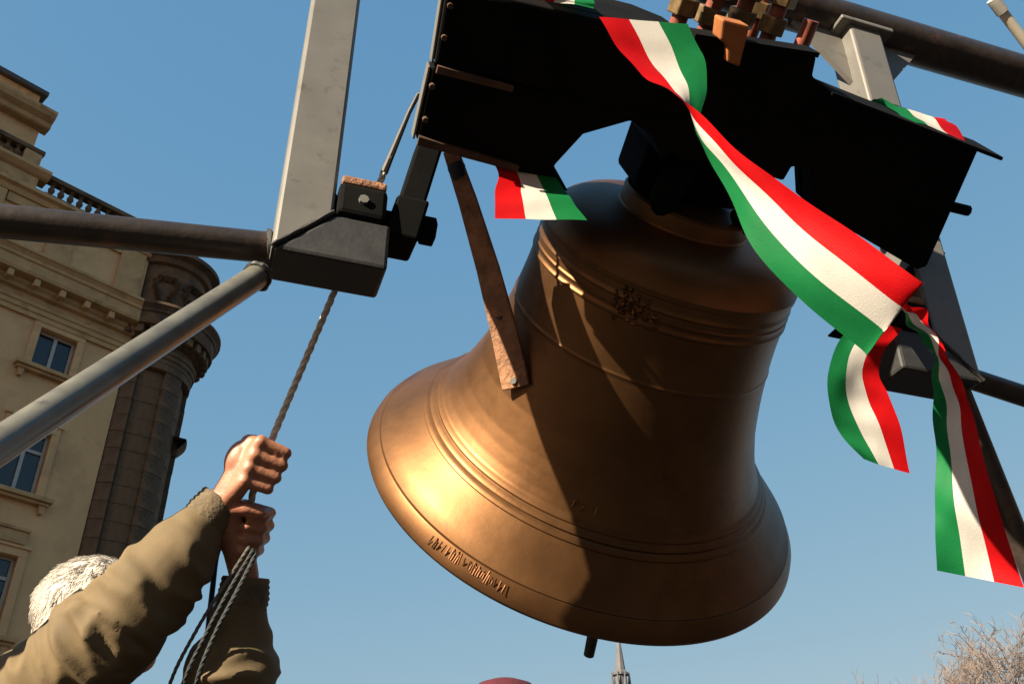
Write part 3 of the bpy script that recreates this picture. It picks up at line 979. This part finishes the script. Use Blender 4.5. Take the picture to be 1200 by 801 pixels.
# the wide sash across the front of the bell: twists once near the yoke's top
red = [(702, 20, 1.50), (724, 57, 1.485), (752, 84, 1.46), (780, 104, 1.43), (808, 124, 1.395), (846, 158, 1.35), (892, 197, 1.30), (948, 238, 1.25), (1012, 281, 1.205), (1074, 325, 1.17), (1080, 333, 1.18), (1072, 344, 1.28), (1062, 352, 1.50), (1058, 358, 1.76)]
grn = [(806, 28, 1.53), (824, 66, 1.51), (828, 102, 1.485), (822, 130, 1.45), (818, 158, 1.42), (832, 190, 1.385), (856, 236, 1.345), (888, 296, 1.305), (942, 354, 1.265), (1008, 410, 1.235), (1014, 414, 1.245), (1014, 402, 1.34), (1030, 385, 1.55), (1042, 372, 1.77)]
ribbon('flag_ribbon', 'wide tricolour sash slung diagonally across the front of the bell', [P(*q) for q in red], [P(*q) for q in grn], n=110, wave=0.003, group=RG)
# tails at the far bearing
lf = [(1012, 372, 1.72), (985, 398, 1.70), (970, 437, 1.69), (973, 479, 1.69), (987, 511, 1.69), (1012, 537, 1.69)]
rt = [(1058, 385, 1.73), (1036, 411, 1.71), (1031, 437, 1.70), (1041, 463, 1.69), (1055, 500, 1.68), (1066, 555, 1.67)]
ribbon('flag_ribbon', 'short tricolour ribbon tail with curled end under the sash', [P(*q) for q in lf], [P(*q) for q in rt], ('green', 'white', 'red'), n=50, wave=0.0025, seed=3, group=RG)
lf = [(1054, 360, 1.60), (1073, 386, 1.585), (1089, 416, 1.57), (1095, 453, 1.56), (1095, 516, 1.54), (1096, 595, 1.52), (1098, 668, 1.50)]
rt = [(1062, 356, 1.55), (1080, 368, 1.545), (1107, 406, 1.54), (1126, 448, 1.53), (1142, 490, 1.51), (1171, 600, 1.47), (1200, 688, 1.45)]
ribbon('flag_ribbon', 'long tricolour ribbon tail hanging from the far bearing', [P(*q) for q in lf], [P(*q) for q in rt], ('green', 'white', 'red'), n=80, wave=0.006, seed=5, group=RG)


def yk(s_, c_, h_):
    return BELL_M @ Vector((s_, c_, h_))


# loop over the yoke's near end; its cut end shows below the beam
sL, sR = bp(625, -2, C0)[0], bp(706, 14, C0)[0] - 0.015
hT = bp(660, 8, C0)[1]
e1 = [P(580, 256, 1.32 * KB), P(580, 225, 1.345 * KB), P(579, 192, 1.40 * KB)] + [yk(sL - 0.04, C1 + .012, .62), yk(sL - 0.01, C1 + .012, hT - 0.03), yk(sL, C1 - 0.01, hT + 0.006), yk(sL, C0 + 0.02, hT + 0.012), yk(sL, C0 - 0.008, hT + 0.004)]
e2 = [P(688, 258, 1.33 * KB), P(672, 236, 1.355 * KB), P(653, 208, 1.41 * KB)] + [yk(sR, C1 + .012, .62), yk(sR, C1 + .012, hT - 0.03), yk(sR, C1 - 0.01, hT + 0.008), yk(sR, C0 + 0.02, hT + 0.018), yk(sR, C0 - 0.008, hT + 0.008)]
ribbon('flag_ribbon', 'tricolour ribbon looped over the yoke with cut end below the beam', e1, e2, n=70, wave=0.002, seed=8, group=RG)
cr_ = C0 + 0.05
(sL, hL), (sR, hR) = bp(1040, 121, cr_), bp(1114, 145, cr_)
e1 = [yk(sL, cr_ + 0.07, hL - 0.04), yk(sL, cr_ + 0.05, hL - 0.018), yk(sL, cr_ + 0.03, hL - 0.003), yk(sL, cr_, hL), yk(sL + .004, C0 - 0.004, hL - 0.010)]
e2 = [yk(sR, cr_ + 0.07, hR - 0.04), yk(sR, cr_ + 0.05, hR - 0.018), yk(sR, cr_ + 0.03, hR - 0.003), yk(sR, cr_, hR), yk(sR + .004, C0 - 0.004, hR - 0.010)]
ribbon('flag_ribbon', 'tricolour ribbon lying over the top flange of the yoke', e1, e2, ('green', 'white', 'red'), n=50, wave=0.003, seed=9, group=RG)

# ------------------------------------------------------------------ bell rope
KD = 0.872                      # the ringer stands just inside the near post
HOOK = P(486, 116, 1.70)
HAND_R = P(306, 547, 1.72 * KD)
rd = (HOOK - HAND_R).normalized()
HAND_L = P(289, 622, 1.715 * KD)
rdl = (HAND_R - HAND_L).normalized()
rope = thing('bell_rope', 'grey bell rope hooked to the yoke end and gripped in two hands', 'rope', Matrix.Translation(HAND_L))


def twisted(pts, r, strands=3, pitch=0.03, n=160):
    m = MB()
    C_ = [Vector(p) for p in catmull(pts, n)]
    ln = 0
    frames = []
    up = Vector((0.3, 0.8, 0.2))
    for i, p in enumerate(C_):
        t_ = (C_[min(i + 1, n)] - C_[max(i - 1, 0)]).normalized()
        up = (up - t_ * up.dot(t_)).normalized()
        if i: ln += (p - C_[i - 1]).length
        frames.append((p, up.copy(), t_.cross(up), ln))
    for k in range(strands):
        path = []
        for (p, u, v, l) in frames:
            a = 2 * math.pi * (k / strands + l / pitch)
            path.append(p + (u * math.cos(a) + v * math.sin(a)) * r * 0.42)
        m.tube(path, r * 0.62, 7)
    return m


o0 = HAND_L
HK = HOOK - rd * 0.12
tail0 = HAND_L - rdl * 0.05
twisted([HK - o0, HK.lerp(HAND_R, .5) - o0, HAND_R - o0, HAND_L - o0, tail0 - o0], 0.0056, n=300, pitch=0.05).build('strand', M['rope'], rope, smooth=True)
# iron hook at the rope's upper end
hk = [HK - rd * 0.03, HK, HOOK - rd * 0.03, HOOK + Vector((0.006, -.004, 0.006)), HOOK + Vector((.016, -.008, 0.004))]
MB().tube([p - o0 for p in hk], [0.0068, 0.006, 0.0042, 0.0042, 0.004], 8).build('hook', M['iron'], rope, smooth=True)
tails = [((291, 642, 1.68), (260, 690, 1.64), (229, 740, 1.62), (199, 801, 1.60), (180, 880, 1.66), (165, 1000, 1.64)),
         ((296, 645, 1.68), (268, 692, 1.635), (240, 745, 1.61), (215, 801, 1.59), (200, 880, 1.64), (195, 1000, 1.62)),
         ((299, 648, 1.68), (278, 692, 1.63), (252, 742, 1.60), (230, 801, 1.58), (219, 880, 1.64), (222, 1000, 1.62))]
for i, q in enumerate(tails):
    twisted([tail0 - o0] + [P(w[0], w[1], w[2] * KD) - o0 for w in q], 0.0028 + 0.0003 * i, n=120, pitch=0.03).build('rope_tail', (M['rope_grey'], M['rope_dark'], M['rope_dark'])[i], rope, smooth=True)
bc = [(292, 634, 1.71), (262, 640, 1.72), (254, 650, 1.72), (249, 690, 1.73), (244, 735, 1.74), (238, 801, 1.75), (235, 950, 1.76)]
cord = thing('blue_cord', 'thin blue cord hanging from the lower hand beside the sleeve', 'cord', Matrix.Translation(P(bc[0][0], bc[0][1], bc[0][2] * KD)))
MB().tube([Vector(p) - P(bc[0][0], bc[0][1], bc[0][2] * KD) for p in catmull([P(q[0], q[1], q[2] * KD) for q in bc], 50)], 0.0042, 8).build('cord', M['cord_blue'], cord, smooth=True)

# ------------------------------------------------------------------ pale leaning pole
pt = P(1166, 3, 3.0)
pg = P(2305, 1500, 3.95)
pg = Vector((pg.x, pg.y, 0.0))
pole = thing('leaning_pole', 'thin pale pole leaning above the end of the steel beam', 'pole', Matrix.Translation(pg))
MB().tube([Vector((0, 0, 0)), (pt - pg)], 0.0155, 14).build('shaft', M['pole'], pole, smooth=True)
MB().tube([(pt - pg) * 0.994, (pt - pg) * 1.002], 0.019, 14).build('cap', M['white'], pole, smooth=True)


# ------------------------------------------------------------------ people
def capsule(m, p0, p1, r0, r1, seg=12):
    p0, p1 = Vector(p0), Vector(p1)
    d = (p1 - p0)
    L = d.length
    d = d / L if L > 1e-9 else Vector((0, 0, 1))
    pts, rs = [], []
    for k in range(5):
        a = math.pi / 2 * (1 - k / 4.0)
        pts.append(p0 - d * r0 * math.sin(a)); rs.append(max(1e-4, r0 * math.cos(a)))
    for k in range(5):
        a = math.pi / 2 * (k / 4.0)
        pts.append(p1 + d * r1 * math.sin(a)); rs.append(max(1e-4, r1 * math.cos(a)))
    m.tube(pts, rs, seg)


def chain(m, pts, rs, seg=12):
    for i in range(len(pts) - 1):
        capsule(m, pts[i], pts[i + 1], rs[i], rs[i + 1], seg)


def ellipsoid(m, c, ax, seg=18, rings=12):
    """ax: three semi-axis vectors"""
    c = Vector(c)
    vs = []
    for i in range(rings + 1):
        ph = math.pi * i / rings
        sp = max(1e-3, math.sin(ph))
        for k in range(seg):
            t = 2 * math.pi * k / seg
            vs.append(c + ax[0] * (sp * math.cos(t)) + ax[1] * (sp * math.sin(t)) + ax[2] * math.cos(ph))
    fs = []
    for i in range(rings):
        for k in range(seg):
            k2 = (k + 1) % seg
            fs.append((i * seg + k, (i + 1) * seg + k, (i + 1) * seg + k2, i * seg + k2))
    fs.append(tuple(range(seg)))
    fs.append(tuple(range((rings + 1) * seg - 1, rings * seg - 1, -1)))
    m.add(vs, fs)


def organic(name, m, material, parent, voxel, smooth_it=3, disp=None, post=0):
    """union of overlapping closed shapes remeshed into ONE continuous skin"""
    me = bpy.data.meshes.new(name + '_src')
    me.from_pydata(m.v, [], m.f)
    bm = bmesh.new()
    bm.from_mesh(me)
    # each closed shell turned outwards
    bmesh.ops.recalc_face_normals(bm, faces=bm.faces)
    bm.to_mesh(me)
    bm.free()
    o = bpy.data.objects.new(name + '_src', me)
    col.objects.link(o)
    md = o.modifiers.new('r', 'REMESH')
    md.mode = 'VOXEL'
    md.voxel_size = voxel
    dg = bpy.context.evaluated_depsgraph_get()
    dg.update()
    ev = o.evaluated_get(dg)
    new = bpy.data.meshes.new_from_object(ev)
    bpy.data.objects.remove(o, do_unlink=True)
    bpy.data.meshes.remove(me)
    nv = len(new.vertices)
    co = np.zeros(nv * 3)
    new.vertices.foreach_get('co', co)
    co = co.reshape(-1, 3)
    ne = len(new.edges)
    ed = np.zeros(ne * 2, dtype=np.int64)
    new.edges.foreach_get('vertices', ed)
    ed = ed.reshape(-1, 2)
    deg = np.bincount(ed.ravel(), minlength=nv).astype(float)[:, None]
    for it in range(smooth_it):
        acc = np.zeros_like(co)
        np.add.at(acc, ed[:, 0], co[ed[:, 1]])
        np.add.at(acc, ed[:, 1], co[ed[:, 0]])
        co = co * 0.45 + 0.55 * acc / np.maximum(deg, 1)
    new.vertices.foreach_set('co', co.ravel())
    new.update()
    if disp:
        nr = np.zeros(nv * 3)
        new.vertices.foreach_get('normal', nr)
        nr = nr.reshape(-1, 3)
        dd = np.array([disp(Vector(co[i])) for i in range(nv)])
        co = co + nr * dd[:, None]
        for it in range(post):
            acc = np.zeros_like(co)
            np.add.at(acc, ed[:, 0], co[ed[:, 1]])
            np.add.at(acc, ed[:, 1], co[ed[:, 0]])
            co = co * 0.5 + 0.5 * acc / np.maximum(deg, 1)
        new.vertices.foreach_set('co', co.ravel())
        new.update()
    new.name = name
    new.materials.clear()
    new.materials.append(material)
    new.polygons.foreach_set('use_smooth', [True] * len(new.polygons))
    ob = bpy.data.objects.new(name, new)
    col.objects.link(ob)
    ob.parent = parent
    return ob


def grip(m, c, r, e1, side, W, sc=1.0):
    """a closed hand on the rope at c: r rope up, e1 away from the fingers, side +1 right hand / -1 left, W the wrist"""
    r = r.normalized()
    e1 = (e1 - r * e1.dot(r)).normalized()
    e2 = r.cross(e1) * side

    def q(a, b, z): return c + (e1 * a + e2 * b + r * z) * sc
    for i, z in enumerate((0.033, 0.0115, -0.0105, -0.0315)):
        k = (1.0, 1.06, 1.0, 0.86)[i]
        fan = (0.006, 0.002, -0.002, -0.006)[i]
        mcp = q(0.010, 0.029 * (0.95 + 0.05 * k), z)
        pip = q(-0.031 * k, 0.018, z - fan * 0.3)
        dip = q(-0.020 * k, -0.014, z - fan * 0.6)
        tip = q(0.003, -0.0205, z - fan * 0.6)
        chain(m, [W + (e2 * 0.004 + r * (z * 0.45)) * sc, mcp], [0.0165 * sc, 0.0120 * sc], 10)
        chain(m, [mcp, pip, dip, tip], [0.0104 * sc * k ** .5, 0.0096 * sc * k ** .5, 0.0086 * sc, 0.0078 * sc], 12)
    mid = W.lerp(q(0.02, 0.012, 0.0), 0.5)
    chain(m, [W, mid - e2 * 0.004 * sc, q(0.030, 0.004, 0.0)], [0.023 * sc, 0.024 * sc, 0.020 * sc], 12)
    chain(m, [W.lerp(q(0.03, 0.012, 0.03), 0.3), q(0.024, 0.010, 0.028), q(0.02, 0.012, -0.02)], [0.018 * sc, 0.016 * sc, 0.016 * sc], 10)
    ellipsoid(m, q(0.032, 0.004, 0.0), (e1 * 0.026 * sc, e2 * 0.022 * sc, r * 0.034 * sc))
    ellipsoid(m, q(0.030, -0.006, 0.012), (e1 * 0.022 * sc, e2 * 0.018 * sc, r * 0.026 * sc))
    th0 = W.lerp(q(0.04, -0.008, 0.03), 0.45)
    chain(m, [th0, q(0.036, -0.013, 0.032), q(0.010, -0.024, 0.038), q(-0.014, -0.026, 0.036)], [0.0165 * sc, 0.0130 * sc, 0.0112 * sc, 0.009 * sc], 10)


def head(m, c, fw, up, sc=1.0):
    lf = up.cross(fw)

    def q(a, b, z): return c + (fw * a + lf * b + up * z) * sc
    ellipsoid(m, q(-0.008, 0, 0.025), (fw * 0.097 * sc, lf * 0.076 * sc, up * 0.092 * sc))
    ellipsoid(m, q(0.026, 0, -0.030), (fw * 0.066 * sc, lf * 0.062 * sc, up * 0.085 * sc))
    ellipsoid(m, q(0.060, 0, -0.085), (fw * 0.030 * sc, lf * 0.032 * sc, up * 0.026 * sc))
    chain(m, [q(0.086, 0, 0.018), q(0.108, 0, -0.022)], [0.010 * sc, 0.014 * sc], 8)
    ellipsoid(m, q(0.092, 0.0, -0.030), (fw * 0.014 * sc, lf * 0.018 * sc, up * 0.010 * sc))
    chain(m, [q(0.080, -0.036, 0.030), q(0.089, 0.0, 0.027), q(0.080, 0.036, 0.030)], [0.011 * sc] * 3, 8)
    chain(m, [q(0.084, -0.020, -0.058), q(0.092, 0, -0.055), q(0.084, 0.020, -0.058)], [0.006 * sc, 0.008 * sc, 0.006 * sc], 8)
    chain(m, [q(0.082, -0.018, -0.070), q(0.089, 0, -0.070), q(0.082, 0.018, -0.070)], [0.006 * sc, 0.0085 * sc, 0.006 * sc], 8)
    for s_ in (-1, 1):
        ellipsoid(m, q(-0.008, s_ * 0.078, -0.008), (fw * 0.018 * sc, lf * 0.009 * sc, up * 0.033 * sc))
        ellipsoid(m, q(0.060, s_ * 0.040, -0.022), (fw * 0.022 * sc, lf * 0.020 * sc, up * 0.020 * sc))


def wrinkle(axis_pts, amp=0.006, freq=16.0, bend=2):
    """folds that run round the sleeve, strongest where the arm bends"""
    def f(p):
        best = None
        tt = 0
        for i in range(len(axis_pts) - 1):
            a, b = axis_pts[i], axis_pts[i + 1]
            ab = b - a
            t = max(0, min(1, (p - a).dot(ab) / ab.length_squared))
            d = (p - a - ab * t).length
            if best is None or d < best[0]:
                best = (d, i, t, ab.normalized())
        ab = best[3]
        al = (p - axis_pts[0]).dot(ab)
        pr = p - ab * al
        q = Vector((pr.x * 9, pr.y * 9, pr.z * 9)) + ab * (al * freq)
        w = noise.noise_vector(q * 0.6 + Vector((5, 9, 1))) * 0.55
        n1 = noise.noise(q + w + Vector((3, 1, 7)))
        n2 = noise.noise(q * 0.5 + Vector((13, 5, 2)))
        e = min(1.0, max(0.0, 1 - abs((p - axis_pts[bend]).length - 0.02) / 0.17))
        fold = max(0.0, 1 - abs(n1) * 2.6)
        ph = al * 150 + 2.2 * noise.noise(pr * 14 + Vector((2, 2, 2)))
        win = max(0.0, noise.noise(p * 11 + Vector((7, 3, 1))) + 0.12)
        cr = max(0.0, math.sin(ph)) ** 2.2
        return amp * ((0.35 + 0.95 * e) * (fold ** 1.4 - 0.35) + 0.7 * n2 + (0.4 + 1.0 * e) * 1.1 * win * cr)
    return f


def bell_ringer():
    hd = P(116, 728, 1.95 * KD)
    fw = Vector((0.93, 0.18, 0.30)).normalized()
    up = (Vector((-0.30, 0.0, 0.95)) - fw * Vector((-0.30, 0.0, 0.95)).dot(fw)).normalized()
    lf = up.cross(fw)
    gx, gy = hd.x - 0.06, hd.y
    root = thing('person', 'man in olive jacket with white hair pulling the bell rope with both hands', 'person', Matrix.Translation((gx, gy, 0)))
    o = Vector((gx, gy, 0))
    bd = MB()
    hd_l = hd - o
    head(bd, hd_l, fw, up, 0.95)
    neck = hd_l - up * 0.13 - fw * 0.035
    chest = Vector((0.0, 0.02, 1.26))
    chain(bd, [hd_l - up * 0.07 - fw * 0.01, neck, chest + Vector((0, 0, .10))], [0.060, 0.060, 0.075])
    hips = Vector((0.0, 0.0, 0.92))
    chain(bd, [chest, hips], [0.125, 0.125])
    sR = hd_l + Vector((-0.03, -0.185, -0.215))
    sL = hd_l + Vector((0.03, 0.185, -0.215))
    # hands
    hR, hL = HAND_R - o, HAND_L - o
    wR = P(256, 591, 1.70 * KD) - o
    wL = P(286, 684, 1.715 * KD) - o
    grip(bd, hR, rd, P(250, 575, 1.70 * KD) - HAND_R, 1, wR.lerp(hR, 0.12), 0.97)
    grip(bd, hL, rdl, P(250, 640, 1.70 * KD) - HAND_L, -1, wL.lerp(hL, 0.15), 0.97)
    eR = P(138, 733, 1.62 * KD) - o
    eL = P(262, 868, 1.66 * KD) - o
    wrR = P(246, 604, 1.70 * KD) - o
    wrL = P(285, 700, 1.715 * KD) - o
    chain(bd, [chest + Vector((0, -.08, .08)), sR, eR, wrR, wR], [0.08, 0.06, 0.042, 0.029, 0.0235])
    chain(bd, [chest + Vector((0, .08, .08)), sL, eL, wrL, wL], [0.08, 0.06, 0.042, 0.029, 0.0235])
    feet = []
    for s_ in (-1, 1):
        kn = Vector((0.04, s_ * 0.11, 0.50))
        an = Vector((-0.01, s_ * 0.13, 0.09))
        chain(bd, [hips + Vector((0, s_ * 0.085, -0.04)), kn, an, an + Vector((0.12, 0, -0.05))], [0.075, 0.05, 0.038, 0.03])
        feet.append((kn, an))
    organic('body', bd, M['skin'], root, 0.0029, 3)
    # jacket
    jk = MB()
    chain(jk, [chest + Vector((0, -0.09, 0.02)), hips + Vector((0, -0.08, -0.06))], [0.155, 0.15], 18)
    chain(jk, [chest + Vector((0, 0.09, 0.02)), hips + Vector((0, 0.08, -0.06))], [0.155, 0.15], 18)
    chain(jk, [sR + Vector((0.02, .03, -0.06)), sL + Vector((0, -.03, -0.06))], [0.12, 0.12], 18)
    mR = eR.lerp(wrR, 0.35)
    cR = eR.lerp(wrR, 0.86)
    chain(jk, [chest + Vector((0, -.1, .08)), sR, sR.lerp(eR, .55), eR, mR, eR.lerp(wrR, 0.66), cR], [0.105, 0.083, 0.075, 0.067, 0.063, 0.056, 0.042], 20)
    chain(jk, [chest + Vector((0, .1, .08)), sL, eL, eL.lerp(wrL, 0.5), eL.lerp(wrL, 0.84)], [0.105, 0.084, 0.070, 0.064, 0.042], 20)
    disp = wrinkle([chest, sR, eR, wrR], 0.0125, 24)
    dispL = wrinkle([sL, eL, wrL], 0.0115, 24, 1)
    ja = organic('jacket', jk, M['jacket'], root, 0.0048, 6, lambda p: dispL(p) if (p - eL.lerp(wrL, .5)).length < 0.26 and p.x > 0.25 and (p - eL.lerp(wrL, .5)).length < (p - eR.lerp(wrR, .6)).length else disp(p), post=2)
    # ribbed cuffs and collar
    for (e_, w_, r_) in ((eR, wrR, 0.037), (eL, wrL, 0.038)):
        cf = MB()
        a_, b_ = e_.lerp(w_, 0.90), e_.lerp(w_, 1.15)
        pts = [a_.lerp(b_, k / 12) for k in range(13)]
        cf.tube(pts, [r_ * (1.0 - 0.16 * abs(k / 12 - .4)) + (0.0018 if k % 2 else 0) for k in range(13)], 28)
        cf.build('cuff', M['cuff'], ja, smooth=True, angle=80)
    co = MB()
    pts = []
    for k in range(25):
        a = 2 * math.pi * k / 24
        pts.append(neck + fw * (0.078 * math.cos(a)) + lf * (0.078 * math.sin(a)) - up * (0.055 + 0.018 * math.cos(a)))
    co.tube(pts, [0.026] * 25, 10)
    co.build('collar', M['jacket_dark'], ja, smooth=True)
    # hair: a cropped shell round the skull
    hr = MB()
    ellipsoid(hr, hd_l - fw * 0.014 + up * 0.031, (fw * 0.096, lf * 0.079, up * 0.092))
    ellipsoid(hr, hd_l - fw * 0.045 - up * 0.02, (fw * 0.060, lf * 0.073, up * 0.068))
    hair_o = organic('hair', hr, M['hair'], root, 0.006, 2, lambda p: 0.003 * noise.noise(p * 45) - 0.004)
    hrng = random.Random(3)
    st = MB()
    me_ = hair_o.data
    for k in range(4200):
        v = me_.vertices[hrng.randrange(len(me_.vertices))]
        p_, n_ = v.co, v.normal
        comb = (-fw * 0.8 - up * 0.5 + Vector((hrng.gauss(0, .14), hrng.gauss(0, .14), hrng.gauss(0, .14))))
        comb = (comb - n_ * comb.dot(n_)).normalized()
        l_ = hrng.uniform(0.012, 0.022)
        st.tube([p_ - n_ * 0.001, p_ + n_ * 0.0016 + comb * l_ * 0.45, p_ + n_ * hrng.uniform(0.0005, 0.003) + comb * l_], [0.0005, 0.0004, 0.0002], 3, cap=False)
    st.build('hair_strands', M['hair'], hair_o, recalc=False)['kind'] = 'stuff'
    for s_ in (-1, 1):
        ey = MB()
        ellipsoid(ey, hd_l + fw * 0.081 + lf * (s_ * 0.031) + up * 0.008, (fw * 0.0115, lf * 0.0125, up * 0.0105))
        ey.build('eye', M['eye'], root, smooth=True)
    # trousers and shoes
    tr = MB()
    chain(tr, [hips + Vector((0, -.05, 0.02)), hips + Vector((0, .05, .02))], [0.135, 0.135])
    for (kn, an) in feet:
        chain(tr, [hips + Vector((0, kn.y * .9, -0.06)), kn, an + Vector((0, 0, .02))], [0.10, 0.078, 0.068], 16)
    organic('trousers', tr, M['trousers'], root, 0.011, 2)
    for (kn, an) in feet:
        sh = MB()
        chain(sh, [an + Vector((-.03, 0, -.04)), an + Vector((.08, 0, -.045)), an + Vector((.17, 0, -.055))], [0.046, 0.042, 0.034], 14)
        organic('shoe', sh, M['shoe'], root, 0.008, 2)


bell_ringer()


def onlooker():
    tp = P(592, 796, 2.72)
    o = Vector((tp.x, tp.y, 0))
    H = tp.z
    root = thing('person', 'onlooker in red felt hat and dark coat standing behind the bell', 'person', Matrix.Translation(o))
    fw = Vector((0.35, -0.94, 0)).normalized()
    up = Vector((0, 0, 1))
    lf = up.cross(fw)
    hd_l = Vector((0, 0, H - 0.145))
    bd = MB()
    head(bd, hd_l, fw, up)
    hips = Vector((0, 0, 0.9))
    chest = Vector((0, 0, H - 0.50))
    chain(bd, [hd_l - up * 0.07, chest + up * 0.12], [0.055, 0.065])
    chain(bd, [chest, hips], [0.12, 0.12])
    ct = MB()
    chain(ct, [chest - lf * 0.09, hips - lf * 0.07 - up * 0.2], [0.14, 0.16], 16)
    chain(ct, [chest + lf * 0.09, hips + lf * 0.07 - up * 0.2], [0.14, 0.16], 16)
    tr = MB()
    for s_ in (-1, 1):
        sh = chest + lf * (s_ * 0.19) + up * 0.06
        el = sh + lf * (s_ * 0.05) - up * 0.28
        wr = el + fw * 0.07 - up * 0.24
        chain(bd, [chest + up * 0.05, sh, el, wr], [0.08, 0.055, 0.04, 0.028])
        ellipsoid(bd, wr - up * 0.045, (fw * 0.035, lf * 0.016, up * 0.045))
        for k in range(4):
            b0 = wr - up * 0.08 + fw * (0.024 - 0.016 * k)
            chain(bd, [b0, b0 - up * 0.035 + lf * (-s_ * .008), b0 - up * (0.06 - 0.004 * k) + lf * (-s_ * .022)], [0.009, 0.0085, 0.0075], 8)
        chain(bd, [wr - up * 0.03 + fw * 0.025, wr - up * 0.065 + fw * 0.045, wr - up * 0.09 + fw * 0.04], [0.011, 0.010, 0.008], 8)
        chain(ct, [chest + up * .04, sh, el, wr - up * 0.01], [0.12, 0.088, 0.068, 0.052], 16)
        an = Vector((0, 0, .09)) + lf * (s_ * 0.11)
        chain(bd, [hips + lf * (s_ * .08), an, an + fw * .1 - up * .04], [0.07, 0.036, 0.03])
        chain(tr, [hips + lf * (s_ * .08), Vector((0, 0, .5)) + lf * (s_ * .1), an], [0.10, 0.075, 0.066], 14)
        shoe = MB()
        chain(shoe, [an - fw * .03 - up * .04, an + fw * .08 - up * .045, an + fw * .16 - up * .055], [0.045, 0.042, 0.034], 12)
        organic('shoe', shoe, M['shoe'], root, 0.01, 2)
    organic('body', bd, M['skin'], root, 0.006, 2)
    organic('coat', ct, M['jacket_dark'], root, 0.012, 3)
    organic('trousers', tr, M['trousers'], root, 0.012, 2)
    ht = MB()
    ht.lathe([(0.001, H), (0.04, H - 0.002), (0.075, H - 0.014), (0.098, H - 0.04), (0.104, H - 0.085), (0.104, H - 0.10), (0.125, H - 0.108), (0.15, H - 0.122), (0.15, H - 0.126), (0.10, H - 0.115), (0.10, H - 0.11)], 40)
    ht.build('hat', M['red_felt'], root, smooth=True)
    return root


onlooker()
